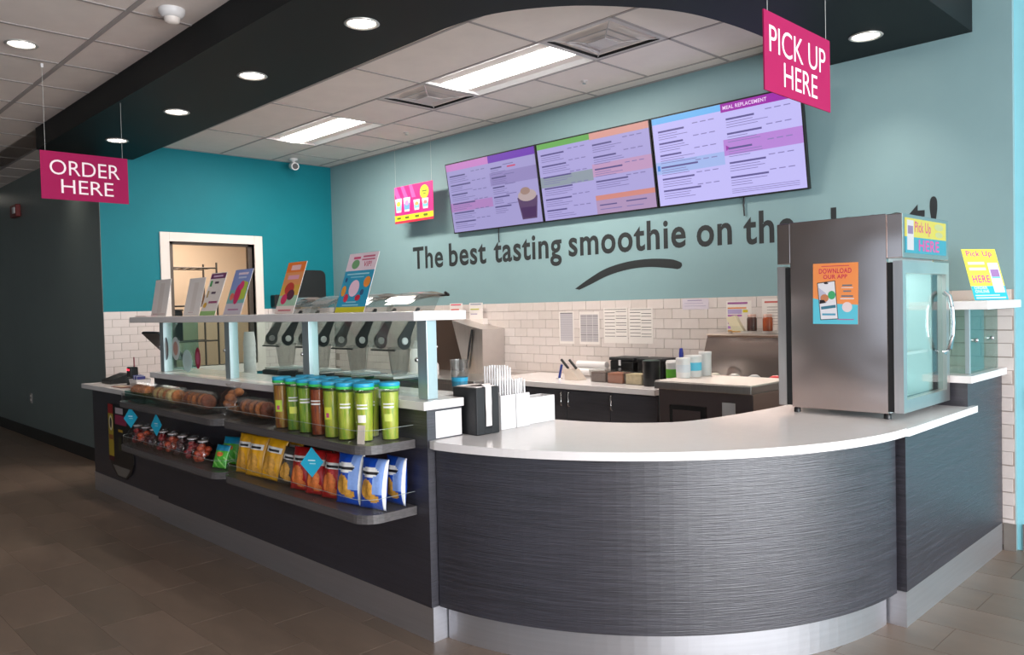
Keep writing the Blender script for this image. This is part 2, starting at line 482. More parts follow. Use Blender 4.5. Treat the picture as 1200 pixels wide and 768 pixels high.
# room behind the hatch
m_cream = mat('cream_paint', (226, 200, 172), 0.7)
br = MB()
br.box(XL - 2.6, XL - 2.5, YD + .101, 6.2, 0, ZC); br.box(XL - 2.6, XL - 0.14, 6.1, 6.2, 0, ZC)
br.box(XL - 2.5, XL - 0.141, YD + .101, YD + .12, 0, ZC)
struct('wall_kitchen', br, m_cream, 'cream walls of the kitchen seen through the hatch', 'wall')
struct('ceiling_kitchen', MB().box(XL - 2.6, XL - 0.14, YD + .12, 6.1, 2.95, 3.0), m_cream, 'cream kitchen ceiling behind the hatch', 'ceiling')
area('kitchen_lamp', (XL - 1.3, 4.4, 2.9), (0, 0, -1), 1.2, 0.6, 38, (1.0, 0.88, 0.76))
# dark wall to the left of the counter
wd = struct('wall_dark', MB().box(-17, XL - 0.141, YD, YD + 0.1, 0, ZC + 0.1).box(XL - 0.141, XL, YD, YD + 0.004, 0, ZC + 0.1), m_wall_d, 'tall charcoal painted wall beside the order counter', 'wall')
struct('baseboard_dark', MB().box(-17, XL, YD - 0.015, YD, 0, 0.14), m_base, 'dark baseboard of the charcoal wall', 'baseboard', bevel=0.003)
struct('wall_far', MB().box(-17.2, -17, -6.2, YD + .1, 0, ZC + 0.1), m_wall_d, 'charcoal wall at the far end of the hall', 'wall')
m_wall_f = mat('front_wall_paint', (150, 146, 142), 0.7)
# storefront behind the viewer and window wall to the right (openings with mullions)
fw = MB(); fw.box(-17, XW + .2, -6.2, -6.0, 0, 0.5); fw.box(-17, XW + .2, -6.2, -6.0, 2.75, ZC + .1)
fw.box(-17, -5.6, -6.2, -6.0, 0.5, 2.75); fw.box(2.6, XW + .2, -6.2, -6.0, 0.5, 2.75)
for x in (-3.6, -1.5, 0.5): fw.box(x - 0.05, x + 0.05, -6.2, -6.0, 0.5, 2.75)
struct('wall_front', fw, m_wall_f, 'storefront wall with tall windows behind the viewer', 'wall')
sw_ = MB(); sw_.box(XW, XW + .2, -6.2, 6.4, 0, 0.25); sw_.box(XW, XW + .2, -6.2, 6.4, 2.85, ZC + .1)
sw_.box(XW, XW + .2, -6.2, -2.7, 0.25, 2.85); sw_.box(XW, XW + .2, 5.1, 6.4, 0.25, 2.85)
struct('wall_window', sw_, m_wall_f, 'window wall of the shop on the street side', 'wall')
m_mull = mat('window_mullion', (70, 72, 74), 0.4, metal=0.6)
mu = MB()
for y in (-2.7, -0.75, 1.2, 3.15, 5.05): mu.box(XW - .06, XW - .01, y - 0.03, y + 0.03, 0.25, 2.85)
struct('trim_1', mu, m_mull, 'dark metal mullions of the storefront windows', 'trim')

# ceiling: slab, single lay-in tiles, T-grid
ce = struct('ceiling', MB().box(-17, XW + .2, -6.2, 6.4, ZC + 0.012, ZC + 0.12), m_ceil, 'suspended ceiling of pale square lay-in tiles', 'ceiling')
gx = [-4.985 - 0.675 * k for k in range(-3, 13)]; gy = [1.76 - 0.65 * k for k in range(-1, 5)]
tile_c1 = MB().box(0.012, 0.663, 0.012, 0.638, ZC - 0.006, ZC + 0.012).mesh('ceiling_tile', m_ceil)
bars = MB()
for k, x in enumerate(gx):
    for y in gy[1:]:
        if y > -1.0 and x < -3.2: place('ceiling_tile', tile_c1, ce, loc=(x, y, 0))
    bars.box(x - 0.012, x + 0.012, -0.84, 2.15, ZC - 0.010, ZC + 0.012)
for x in gx[8:]:
    MB().box(x + .012, x + .663, 2.422, YD, ZC - 0.006, ZC + 0.012).build('ceiling_tile', m_ceil, ce)
    MB().box(x + .012, x + .663, 2.162, 2.398, ZC - 0.006, ZC + 0.012).build('ceiling_tile', m_ceil, ce)
for y in gy: bars.box(-14, -2.9 if y < 2.1 else -8.9, y - (0.02 if abs(y - 1.76) < .01 else 0.012), y + 0.012, ZC - 0.011, ZC + 0.012)
bars.build('grid_bars', m_grid, ce)
# inner ceiling above the work area
rows = [(2.86, 3.40, [-2.53, -3.80, -5.09, -6.38, -7.67, -8.76]), (3.40, 4.03, [-2.53, -3.80, -5.09, -6.38, -7.67, -8.76]),
        (4.03, 4.66, [-2.40, -3.15, None, -6.46, -5.71, None, -7.73, -8.76]),
        (4.66, 5.30, [-1.9, -2.52, -3.15, -3.79, -4.43, -5.07, -5.71, -6.35, -6.99, -7.63, -8.27, -8.76]),
        (5.30, YB, [-1.9, -3.15, -4.43, -5.71, -6.99, -8.27, -8.76])]
ib = MB()
for (ya, yb, xs) in rows:
    ib.box(-8.78, -1.9, yb - 0.011, yb + 0.011, ZC - 0.010, ZC + 0.012) if yb < YB else None
    for a, b in zip(xs, xs[1:]):
        if a is None or b is None: continue
        hi, lo = max(a, b), min(a, b)
        MB().box(lo + .011, hi - .011, ya + .011, yb - .011, ZC - 0.006, ZC + 0.012).build('ceiling_tile', m_ceil, ce)
    for x in xs:
        if x is not None: ib.box(x - .011, x + .011, ya, yb, ZC - 0.010, ZC + 0.012)
ib.box(-8.78, -1.9, YB - 0.025, YB, ZC - 0.012, ZC + 0.012); ib.box(-8.78, -8.755, 2.9, YB, ZC - 0.012, ZC + 0.012)
ib.build('grid_bars', m_grid, ce)

# dark curved soffit
inner = [(-8.62, 3.03), (-3.75, 3.0)] + spline([(-3.55, 2.995), (-3.2, 3.05), (-2.87, 3.26), (-2.64, 3.55), (-2.49, 3.85), (-2.42, 4.25), (-2.40, 4.7)], 6) + [(-2.39, YB)]
n_in = len(inner)
outer = [(-8.62, 2.15), (-4.2, 2.13)]
for k in range(n_in - 3):
    a = -90 + 90 * k / (n_in - 4)
    outer.append((-3.3 + 1.79 * math.cos(R(a)), 3.93 + 1.80 * math.sin(R(a))))
outer.append((-1.51, YB))
so = MB().strip(outer, inner, ZS, ZC + 0.005)
struct('trim_2', so, m_soffit, 'dark curved soffit hanging over the counter', 'soffit')

# ------------------------------------------------------------------ lights in the ceiling
m_ring = mat('downlight_ring', (200, 196, 190), 0.3, metal=0.5)
m_lamp = mat('lamp_diffuser', (255, 250, 240), 0.5, emit=14.0)
m_troff = mat('troffer_diffuser', (255, 253, 248), 0.5, emit=16.0)
def downlight(x, y, z, label, power=20):
    t = thing('downlight', label, 'ceiling light', (x, y, z))
    MB().lathe([(0.095, -0.001), (0.1, -0.006), (0.088, -0.012), (0.078, -0.006), (0.076, 0.012)], n=28, cap=False).build('trim_ring', m_ring, t)
    MB().lathe([(0.0767, -0.002), (0.06, -0.006), (0.001, -0.008)], n=28, cap=False).build('lens', m_lamp, t)
    l = bpy.data.lights.new('downlight_beam', 'SPOT'); l.energy = power; l.spot_size = R(105); l.spot_blend = 1.0; l.shadow_soft_size = 0.07
    l.color = (1.0, 0.86, 0.74)
    o = bpy.data.objects.new('downlight_beam', l); C.objects.link(o); o.location = (x, y, z - 0.03)
    return t
for x, lb in ((-7.73, 'round downlight at the far end of the dark soffit'), (-6.37, 'round soffit downlight second from the far end'),
              (-5.09, 'round soffit downlight third from the far end'), (-3.78, 'round soffit downlight where the curve begins')):
    downlight(x, 2.585, ZS, lb)
downlight(-1.975, 5.03, ZS, 'round soffit downlight beside the pink pick up sign', 42)
downlight(-6.03, 1.44, ZC - 0.006, 'round downlight in the pale ceiling tiles', 9)
for x, lb in ((-9.5, 'round downlight washing the charcoal wall behind the order sign'), (-13.9, 'round downlight washing the charcoal wall by the alarm strobe')):
    downlight(x, 2.48, ZC - 0.006, lb, 12)
for x, y, pw_ in ((-3.0, -1.5, 7), (0.0, -1.5, 26), (1.5, 1.5, 26), (2.2, 4.2, 26)):
    downlight(x, y, ZC - 0.006, 'round downlight over the shop floor', pw_)['group'] = 'downlights over the shop floor'
def troffer(x0, x1, y0, y1, label):
    t = thing('troffer_light', label, 'ceiling light', ((x0 + x1) / 2, (y0 + y1) / 2, ZC))
    w, d = (x1 - x0) / 2, (y1 - y0) / 2
    f = MB()
    # sloping white wings beside the lens
    for s in (-1, 1):
        f.add([(-w, s * d, -0.008), (w, s * d, -0.008), (w, s * 0.11, 0.06), (-w, s * 0.11, 0.06)], [(0, 1, 2, 3) if s > 0 else (3, 2, 1, 0)])
    f.add([(-w, -d, -0.008), (-w, d, -0.008), (-w, 0.11, 0.06), (-w, -0.11, 0.06)], [(0, 1, 2, 3)])
    f.add([(w, -d, -0.008), (w, d, -0.008), (w, 0.11, 0.06), (w, -0.11, 0.06)], [(3, 2, 1, 0)])
    f.box(-w, w, -d, d, 0.06, 0.10)
    f.build('housing', m_white, t)
    n = 10; prof = [(0.15 * math.cos(R(180 + 180 * k / n)), 0.03 + 0.045 * math.sin(R(180 + 180 * k / n))) for k in range(n + 1)]
    MB().prism_x(prof, -w + 0.02, w - 0.02, smooth=True).build('lens', m_troff, t)
    area('troffer_glow', ((x0 + x1) / 2, (y0 + y1) / 2, ZC - 0.04), (0, 0, -1), x1 - x0 - 0.1, 0.3, 46, (1.0, 0.88, 0.78))
    return t
troffer(-5.06, -3.80, 4.05, 4.64, 'long fluorescent troffer between two air diffusers')
troffer(-7.72, -6.47, 4.05, 4.64, 'long fluorescent troffer near the turquoise wall')
m_vent = mat('vent_white', (196, 190, 188), 0.5)
m_vdark = mat('vent_slot_shade', (18, 18, 18), 0.8)  # near-black colour paints the shade of the slots onto backing and lip
def diffuser(x0, x1, y0, y1, label):
    t = thing('air_diffuser', label, 'vent', ((x0 + x1) / 2, (y0 + y1) / 2, ZC))
    h = (x1 - x0) / 2
    MB().box(-h, h, -h, h, 0.10, 0.11).build('backing', m_vdark, t)
    def ring(a, za, b, zb):
        f = MB()
        A = [(-a, -a), (a, -a), (a, a), (-a, a)]; B = [(-b, -b), (b, -b), (b, b), (-b, b)]
        vs = [(x, y, za) for x, y in A] + [(x, y, zb) for x, y in B]
        f.add(vs, [(i, 4 + i, 4 + (i + 1) % 4, (i + 1) % 4) for i in range(4)])
        vs2 = [(x, y, z + 0.004) for x, y, z in vs]
        f.add(vs2, [((i + 1) % 4, 4 + (i + 1) % 4, 4 + i, i) for i in range(4)])
        return f
    ring(h, -0.008, h - 0.04, -0.008).build('frame', m_vent, t)
    ring(h - 0.04, -0.008, h - 0.041, 0.10).build('frame_lip', m_vdark, t)
    ring(h - 0.13, -0.016, h - 0.16, -0.008).build('louvre', m_vent, t)
    ring(h - 0.20, -0.022, h - 0.215, -0.018).build('louvre', m_vent, t)
    MB().box(-(h - 0.235), h - 0.235, -(h - 0.235), h - 0.235, -0.028, -0.024).build('centre_plate', m_vent, t)
    for sx in (-1, 1):
        for sy in (-1, 1): MB().tube([(sx * (h - .045), sy * (h - .045), 0.0), (sx * (h - .235), sy * (h - .235), -.02)], .004, 5).build('corner_rib', m_vent, t)
    return t
diffuser(-3.79, -3.16, 4.04, 4.66, 'square air diffuser at the end of the bright troffer')
diffuser(-5.70, -5.07, 4.04, 4.66, 'square air diffuser between the two troffers')
# smoke detector, security camera, sprinkler heads
t = thing('smoke_detector', 'white smoke detector on the ceiling by the soffit', 'smoke detector', (-4.80, 1.94, ZC - 0.006))
MB().lathe([(0.075, 0), (0.075, -0.02), (0.06, -0.045), (0.045, -0.05)], n=24).build('body', m_white, t)
MB().lathe([(0.045, -0.05), (0.042, -0.075), (0.02, -0.085), (0.001, -0.086)], n=20, cap=False).build('sensor', m_wframe, t)
t = thing('security_camera', 'small white security camera under the inner ceiling corner', 'camera', (-8.55, 4.83, ZC - 0.006))
MB().lathe([(0.05, 0), (0.05, -0.02), (0.02, -0.03), (0.02, -0.06)], n=18).build('mount', m_white, t)
MB().tube([(-0.06, 0.02, -0.075), (0.09, -0.03, -0.105)], 0.045, 14).build('body', m_white, t)
MB().tube([(0.088, -0.029, -0.1045), (0.094, -0.031, -0.106)], 0.034, 14).build('lens', m_black, t)
for x, y, lb in ((-4.2, 5.0, 'tiny sprinkler head in the ceiling tile beside the troffer'), (-6.6, 5.02, 'tiny sprinkler head in the ceiling near the turquoise wall')):
    t = thing('sprinkler', lb, 'sprinkler', (x, y, ZC - 0.006))
    MB().lathe([(0.03, 0), (0.028, -0.006), (0.01, -0.008), (0.008, -0.02)], n=14).build('escutcheon', m_vent, t)
    MB().lathe([(0.015, -0.02), (0.015, -0.024)], n=12).build('deflector', m_chrome, t)
# alarm strobe and socket on the charcoal wall
m_red = mat('red_plastic', (120, 30, 26), 0.4)
t = thing('fire_alarm_strobe', 'red fire alarm strobe high on the charcoal wall', 'alarm', (-11.95, YD, 2.92))
MB().box(-0.15, 0.15, -0.06, 0, -0.06, 0.1).build('body', m_red, t, 0.01)
MB().box(0.02, 0.12, -0.075, -0.06, -0.02, 0.06).build('lens', m_white, t, 0.005)
t = thing('wall_socket', 'pale electrical socket low on the charcoal wall', 'socket', (-11.65, YD, 0.45))
MB().box(-0.05, 0.05, -0.008, 0, 0, 0.13).build('plate', m_grid, t, 0.004)
for z in (0.03, 0.08): MB().box(-0.02, 0.02, -0.011, -0.008, z, z + 0.028).build('outlet', m_wframe, t)

# ------------------------------------------------------------------ counters
ARC_C, ARC_R = (-2.985, 3.885), 1.588
def arc(rad, a0, a1, n, c=ARC_C):
    return [(c[0] + rad * math.cos(R(a0 + (a1 - a0) * k / n)), c[1] + rad * math.sin(R(a0 + (a1 - a0) * k / n))) for k in range(n + 1)]
# main snack counter with raised ledge
t = thing('service_counter', 'long dark laminate service counter carrying the snack shelves', 'counter', (-4.5, 2.4, 0))
L = Vector((-4.5, 2.4, 0))
def lbox(x0, x1, y0, y1, z0, z1): return MB().box(x0 - L.x, x1 - L.x, y0 - L.y, y1 - L.y, z0, z1)
lbox(-6.15, -2.875, 2.26, 2.47, 0.162, 1.075).build('front_panel', m_lam, t)
lbox(-6.15, -2.875, 2.268, 2.47, 0.0, 0.162).build('toe_kick', m_toe, t)
lbox(-6.15, -3.03, 2.47, 3.20, 0.10, 0.90).build('cabinet_body', m_cab, t)
lbox(-6.15, -3.02, 2.47, 3.25, 0.90, 0.925).build('worktop', m_steel_b, t)
lbox(-6.17, -2.862, 2.235, 2.475, 1.077, 1.117).build('ledge', m_quartz, t, 0.003)
lbox(-6.15, -3.02, 2.475, 2.62, 1.077, 1.117).build('ledge_back', m_quartz, t, 0.003)
lbox(-2.890, -2.874, 2.31, 2.468, 0.94, 1.066).build('upstand', m_quartz, t, 0.002)
lbox(-2.889, -2.876, 2.32, 2.46, 1.066, 1.077).build('shadow_strip', m_cab, t)
# order counter, lower
t = thing('order_counter', 'low order counter with pale top beside the charcoal wall', 'counter', (-6.95, 2.6, 0))
L = Vector((-6.95, 2.6, 0))
lbox(-7.70, -6.155, 2.29, 2.95, 0.16, 0.90).build('body', m_lam, t)
lbox(-7.70, -6.155, 2.285, 2.9, 0.0, 0.16).build('toe_kick', m_toe, t)
lbox(-7.87, -6.155, 2.25, 2.98, 0.90, 0.94).build('counter_top', m_quartz, t, 0.003)
# curved pick-up counter
t = thing('pickup_counter', 'curved pick-up counter with brushed grey laminate front and white top', 'counter')
po = arc(ARC_R, -85.8, -1.5, 40); pi = arc(ARC_R - 0.04, -85.8, -1.5, 40)
cp_ = MB().strip(po, pi, 0.162, 0.90)
for i in range(len(cp_.f)): cp_.sm[i] = False
o = cp_.build('front_panel', m_lam, t)
tk = MB().strip(arc(ARC_R - 0.05, -85.6, -1.5, 40), arc(ARC_R - 0.09, -85.6, -1.5, 40), 0.0, 0.162); tk.build('toe_kick', m_toe, t)
# squared end box at the right
MB().box(-1.70, -1.364, 3.875, 5.45, 0.166, 0.90).build('end_panel', m_lam, t)
MB().box(-1.70, -1.364, 3.868, 5.44, 0.0, 0.166).build('end_toe_kick', m_toe, t)
MB().box(-1.95, -1.364, 4.80, 5.455, 0.90, 1.065).build('raised_end', m_lam, t)
top_out = [(-2.985, 2.477), (-2.872, 2.477), (-2.872, 2.27)] + arc(ARC_R + 0.045, -84.5, -1.2, 44) + [(-1.34, 3.855), (-1.338, 4.885)]
inn = spline([(-2.985, 3.11), (-2.867, 3.118), (-2.674, 3.163), (-2.471, 3.256), (-2.289, 3.444), (-2.222, 3.742), (-2.197, 3.966), (-2.18, 4.25), (-2.18, 4.885)], 5)
ct = MB()
nO, nI = len(top_out), len(inn)
def resample(pts, n):
    P = [Vector(p) for p in pts]; d = [0]
    for a, b in zip(P, P[1:]): d.append(d[-1] + (b - a).length)
    out = []
    for k in range(n):
        s = d[-1] * k / (n - 1); i = 0
        while i < len(d) - 2 and d[i + 1] < s: i += 1
        u = (s - d[i]) / max(1e-9, d[i + 1] - d[i]); out.append(tuple(P[i].lerp(P[i + 1], min(1, max(0, u)))))
    return out
ct.prism(top_out + list(reversed(inn)), 0.90, 0.936)
ct.build('counter_top', m_quartz, t)
MB().box(-1.97, -1.335, 4.775, 5.455, 1.066, 1.106).build('raised_top', m_quartz, t, 0.003)
# inner legs below the curved top so that it stands on a body
MB().strip(resample([(-2.85, 3.05), (-2.66, 3.09), (-2.45, 3.19), (-2.25, 3.39), (-2.15, 3.70), (-2.12, 4.0)], 12), resample([(-2.86, 3.08), (-2.67, 3.12), (-2.47, 3.22), (-2.28, 3.42), (-2.18, 3.72), (-2.15, 4.0)], 12), 0.0, 0.90).build('back_panel', m_cab, t)

# sneeze guard: ledge shelf on posts with glass
t = thing('sneeze_guard', 'long white shelf on metal posts with glass panes over the counter', 'sneeze guard', (-4.6, 2.33, 1.117))
L = Vector((-4.6, 2.33, 1.117))
def g(x0, x1, y0, y1, z0, z1): return MB().box(x0 - L.x, x1 - L.x, y0 - L.y, y1 - L.y, z0 - L.z, z1 - L.z)
g(-6.45, -2.873, 2.20, 2.512, 1.487, 1.530).build('shelf', m_quartz, t, 0.003)
for x in (-6.10, -5.0, -4.01, -2.955):
    g(x - 0.036, x + 0.036, 2.305, 2.365, 1.1175, 1.487).build('post', m_alu, t, 0.002)
for x in (-6.10, -5.0, -4.01):
    b = x + (1.1 if x < -6 else (0.99 if x < -4.5 else 1.055))
    g(x + 0.034, b - 0.036, 2.322, 2.328, 1.122, 1.485).build('glass_pane', m_glass, t)
for x in (-6.10, -5.0, -4.01, -2.955):
    c = MB().lathe([(0.011, 0), (0.011, 0.012), (0.006, 0.015)], n=12)
    c.build('clamp_bolt', m_chrome, t, loc=(x - 0.045 - L.x, 2.315 - L.y, 1.30 - L.z), rot=(R(90), 0, 0))
# end glass and dark edge
g(-6.145, -6.14, 2.35, 2.60, 1.122, 1.485).build('end_pane', m_glass_g, t)
# stickers on the first pane
def sticker(x, z, rx, rz, col, inner):
    s = MB(); n = 24
    s.add([(x + rx * math.cos(2 * math.pi * k / n) - L.x, 2.3205 - L.y, z + rz * math.sin(2 * math.pi * k / n) - L.z) for k in range(n)], [tuple(range(n))])
    o = s.build('sticker', flat(col), t)
    s = MB()
    s.add([(x + .6 * rx * math.cos(2 * math.pi * k / n) - L.x, 2.3198 - L.y, z + .6 * rz * math.sin(2 * math.pi * k / n) - L.z) for k in range(n)], [tuple(range(n))])
    s.build('print', flat(inner), o)
sticker(-6.06, 1.29, 0.045, 0.085, (52, 40, 42), (120, 92, 72))
sticker(-5.50, 1.235, 0.045, 0.075, (150, 28, 62), (190, 90, 120))
sticker(-5.88, 1.295, 0.07, 0.085, (206, 214, 210), (196, 150, 134))
sticker(-5.68, 1.21, 0.085, 0.08, (190, 214, 210), (186, 208, 204))

# ------------------------------------------------------------------ snack shelves on the counter front
def snack_shelf(x0, x1, ztop, label, round_right=True):
    t = thing('snack_shelf', label, 'shelf', ((x0 + x1) / 2, 2.258, ztop - 0.04))
    w = (x1 - x0) / 2; d = 0.285; r = 0.10; n = 6
    pts = [(-w, 0)]
    pts += [(-w + r - r * math.cos(R(90 * k / n)), -d + r - r * math.sin(R(90 * k / n))) for k in range(n + 1)]
    pts += [(w - r + r * math.sin(R(90 * k / n)), -d + r - r * math.cos(R(90 * k / n))) for k in range(n + 1)]
    pts += [(w, 0)]
    MB().prism(pts, 0, 0.04).build('board', m_lam2, t, 0.002)
    inn = [(x * (1 - 0.012 / w), y + 0.008 if y < -0.01 else y) for x, y in pts]
    inn2 = [(x * (1 - 0.015 / w), y + 0.011 if y < -0.01 else y) for x, y in pts]
    MB().strip(inn, inn2, 0.041, 0.105).build('plexi_rail', m_plexi, t)
    MB().strip(inn, inn2, 0.1055, 0.107).build('rail_edge', mat('plexi_edge', (150, 158, 156), 0.3), t)
    return t
m_lam2 = mat('shelf_laminate', (84, 80, 80), 0.36, vary=0.3, vscale=(2, 40, 160), bump=0.1, bscale=(3, 60, 200))
ZU, ZLW = 0.935, 0.623
snack_shelf(-4.43, -2.964, ZU, 'upper snack shelf holding the tall snack tubes with blue lids')
snack_shelf(-6.12, -4.47, ZU - 0.005, 'upper snack shelf holding wrapped cookies')
snack_shelf(-4.43, -2.964, ZLW, 'lower snack shelf holding yellow, red and blue chip bags')
snack_shelf(-6.12, -4.47, ZLW - 0.005, 'lower snack shelf holding candy pouches and green bags')

# tall snack tubes with blue lids
m_lid = mat('blue_lid', (40, 160, 200), 0.35); m_lid_g = mat('green_lid_ring', (60, 190, 90), 0.35)
m_tub = glass('tube_plastic', (238, 242, 232), 0.10, 0.06)
def contents(name, c1, c2):
    m = mat(name, c1, 0.5, vary=0.0)
    nt = m.node_tree; b = nt.nodes['Principled BSDF']
    tc = nt.nodes.new('ShaderNodeTexCoord'); mp = nt.nodes.new('ShaderNodeMapping'); mp.inputs['Scale'].default_value = (70, 70, 9)
    nz = nt.nodes.new('ShaderNodeTexNoise'); nz.inputs['Scale'].default_value = 1; nz.inputs['Detail'].default_value = 3
    rp = nt.nodes.new('ShaderNodeValToRGB'); rp.color_ramp.elements[0].position = .38; rp.color_ramp.elements[1].position = .62
    rp.color_ramp.elements[0].color = rgb(*c1); rp.color_ramp.elements[1].color = rgb(*c2)
    nt.links.new(tc.outputs['Object'], mp.inputs[0]); nt.links.new(mp.outputs[0], nz.inputs['Vector'])
    nt.links.new(nz.outputs['Fac'], rp.inputs[0]); nt.links.new(rp.outputs[0], b.inputs['Base Color'])
    return m
K = {'green': contents('green_sticks', (96, 150, 40), (172, 190, 60)), 'lime': contents('lime_sticks', (150, 180, 50), (210, 205, 80)),
     'red': contents('red_sticks', (120, 40, 24), (190, 90, 40)), 'amber': contents('amber_sticks', (150, 70, 30), (200, 150, 60))}
def snack_tube(x, y, kind, label, tagcol=None, band=True, group=None):
    t = thing('snack_tube', label, 'snack tube', (x, y, ZU), (0, 0, R(random.uniform(30, 55))), group)
    MB().lathe([(0.040, 0.001), (0.041, 0.004), (0.0455, 0.245)], n=22).build('tube', m_tub, t)
    MB().lathe([(0.036, 0.006), (0.0415, 0.225)], n=18).build('contents', K[kind], t)
    l = MB().lathe([(0.0475, 0.252), (0.049, 0.256), (0.049, 0.266), (0.046, 0.270)], n=22).build('lid', m_lid, t)
    MB().lathe([(0.0468, 0.240), (0.0485, 0.242), (0.0485, 0.252), (0.047, 0.253)], n=22).build('lid_ring', m_lid_g, l)
    def wrap(z0, z1, a0, a1, col, nm, rr=0.0462):
        s = MB(); n = 8
        k = lambda z: 0.0412 + (0.0455 - 0.0410) * z / 0.245
        vs = []
        for z in (z0, z1):
            for i in range(n + 1):
                a = R(a0 + (a1 - a0) * i / n); vs.append(((k(z) + .0008) * math.cos(a), (k(z) + .0008) * math.sin(a), z))
        s.add(vs, [(i, i + 1, n + 2 + i, n + 1 + i) for i in range(n)], 0, True)
        return s.build(nm, flat(col), t)
    if band:
        wrap(0.168, 0.174, -125, -60, (226, 226, 220), 'lettering'); wrap(0.152, 0.160, -125, -60, (226, 226, 220), 'lettering')
    if tagcol:
        wrap(0.09, 0.15 if not band else 0.125, -120, -70, tagcol, 'label')
        if not band: wrap(0.10, 0.122, -107, -87, (170, 40, 110), 'label')
    return t
front = [(-3.83, 2.055, 'amber'), (-3.70, 2.055, 'green'), (-3.575, 2.05, 'green'), (-3.455, 2.05, 'red'), (-3.335, 2.05, 'lime'), (-3.222, 2.055, 'lime'), (-3.118, 2.085, 'lime'), (-3.055, 2.185, 'lime')]
tlabels = ['amber filled snack tube with a lime label next to the wrapped cookies', 'green filled snack tube with a yellow card between amber and green tubes',
           'green filled snack tube beside the red snack tube', 'red filled snack tube in the front row of tubes',
           'lime snack tube with a magenta dot label beside the red tube', 'plain lime snack tube between two labelled lime tubes',
           'lime snack tube with price card at the rounded shelf corner', 'last lime snack tube with a yellow card against the counter panel']
tc_ = [(176, 196, 60), (210, 214, 90), None, None, (196, 200, 60), None, (226, 222, 210), (196, 206, 100)]
for i, ((x, y, k), lb) in enumerate(zip(front, tlabels)):
    snack_tube(x, y, k, lb, tc_[i], band=i not in (0, 4))
for i, x in enumerate((-3.80, -3.68, -3.56, -3.44, -3.32, -3.20)):
    snack_tube(x, 2.175, ('amber', 'green', 'lime', 'red', 'green', 'lime')[i], ('amber', 'green', 'lime', 'red', 'green', 'lime')[i] + ' filled snack tube in the rear row against the panel', None, True, 'rear row of snack tubes')
t = thing('price_card', 'small pale price card standing before the corner snack tube', 'price card', (-3.055, 2.02, ZU), (R(-6), 0, R(20)))
MB().box(-0.02, 0.02, -0.001, 0.001, 0, 0.085).build('card', flat((206, 190, 176)), t)

# chip bags
def bag_mesh(name, mats, w, h, d, zones, lean=0.0, seed=0):
    rnd = random.Random(seed); nx, nz = 28, 36; mb = MB(); vs = []
    def prof(u, v):
        e = max(0.0, 1 - (2 * u - 1) ** 2) ** 0.6 * max(0.0, 1 - abs(2 * v - 1) ** 3.0) ** 0.8
        return e
    jit = [[rnd.uniform(-1, 1) for _ in range(nx + 1)] for _ in range(nz + 1)]
    for side in (-1, 1):
        for j in range(nz + 1):
            v = j / nz
            pin = 1 - 0.06 * math.sin(math.pi * v)
            for i in range(nx + 1):
                u = i / nx
                e = prof(u, v)
                wr = 0.0022 * jit[j][i] * e + 0.004 * math.sin(9 * v + 5 * u) * e + 0.004 * math.sin(14 * u + 3 * v) * e
                x = (u - 0.5) * w * pin
                if j in (0, nz): x *= 1.03
                z = v * h + (0.003 * ((i % 2) * 2 - 1) if j in (0, nz) else 0)
                y = side * (d / 2 * e + wr * 0.6 + 0.0008) + lean * v
                vs.append((x, y, z))
    N = (nx + 1) * (nz + 1); fs = []; mi = []
    for s in (0, 1):
        for j in range(nz):
            for i in range(nx):
                a = s * N + j * (nx + 1) + i; q = (a, a + 1, a + nx + 2, a + nx + 1)
                fs.append(q if s == 0 else q[::-1])
                mi.append(zones((i + .5) / nx, (j + .5) / nz) if s == 0 else 0)
    for j in range(nz):
        for i in (0, nx):
            a = j * (nx + 1) + i; b = a + N
            q = (a, b, b + nx + 1, a + nx + 1)
            fs.append(q if i == nx else q[::-1]); mi.append(0)
    for i in range(nx):
        for j in (0, nz):
            a = j * (nx + 1) + i; b = a + N
            q = (a, a + 1, b + 1, b)
            fs.append(q if j == nz else q[::-1]); mi.append(0)
    me = bpy.data.meshes.new(name); me.from_pydata(vs, [], fs)
    for m in mats: me.materials.append(m)
    me.polygons.foreach_set('material_index', mi); me.polygons.foreach_set('use_smooth', [True] * len(fs)); me.update()
    return me
def foil(name, c): return mat(name, c, 0.28, spec=0.6, vary=0.08, vscale=(30, 30, 30))
f_yel, f_red, f_blu, f_grn, f_gry = foil('yellow_foil', (228, 164, 20)), foil('red_foil', (178, 30, 30)), foil('blue_foil', (22, 70, 168)), foil('green_foil', (78, 178, 52)), foil('grey_foil', (70, 66, 62))
f_whi, f_chip, f_blk, f_cyn = foil('white_print', (226, 224, 220)), mat('chip_picture', (206, 150, 62), 0.4, vary=0.3, vscale=(40, 40, 40)), foil('black_print', (32, 30, 32)), foil('teal_foil', (30, 140, 176))
f_oran = mat('orange_chip_picture', (220, 120, 60), 0.4, vary=0.3, vscale=(40, 40, 40)); f_lbl = foil('pale_blue_print', (128, 158, 216))
def z_std(u, v):
    if 0.66 < v < 0.80 and 0.12 < u < 0.9: return 1 if not (0.70 < v < 0.76 and 0.22 < u < 0.8) else 3
    if ((u - 0.42) / 0.33) ** 2 + ((v - 0.36) / 0.22) ** 2 < 1: return 2
    if ((u - 0.66) / 0.2) ** 2 + ((v - 0.16) / 0.09) ** 2 < 1: return 2
    return 0
def z_blue(u, v):
    if u > 0.93: return 1
    if ((u - 0.42) / 0.36) ** 2 + ((v - 0.74) / 0.10) ** 2 < 1: return 1 if abs(v - 0.73) > 0.03 else 3
    if ((u - 0.36) / 0.26) ** 2 + ((v - 0.40) / 0.20) ** 2 < 1: return 2
    if ((u - 0.64) / 0.2) ** 2 + ((v - 0.22) / 0.08) ** 2 < 1: return 2
    if u > 0.6 and v > .3: return 4
    return 0
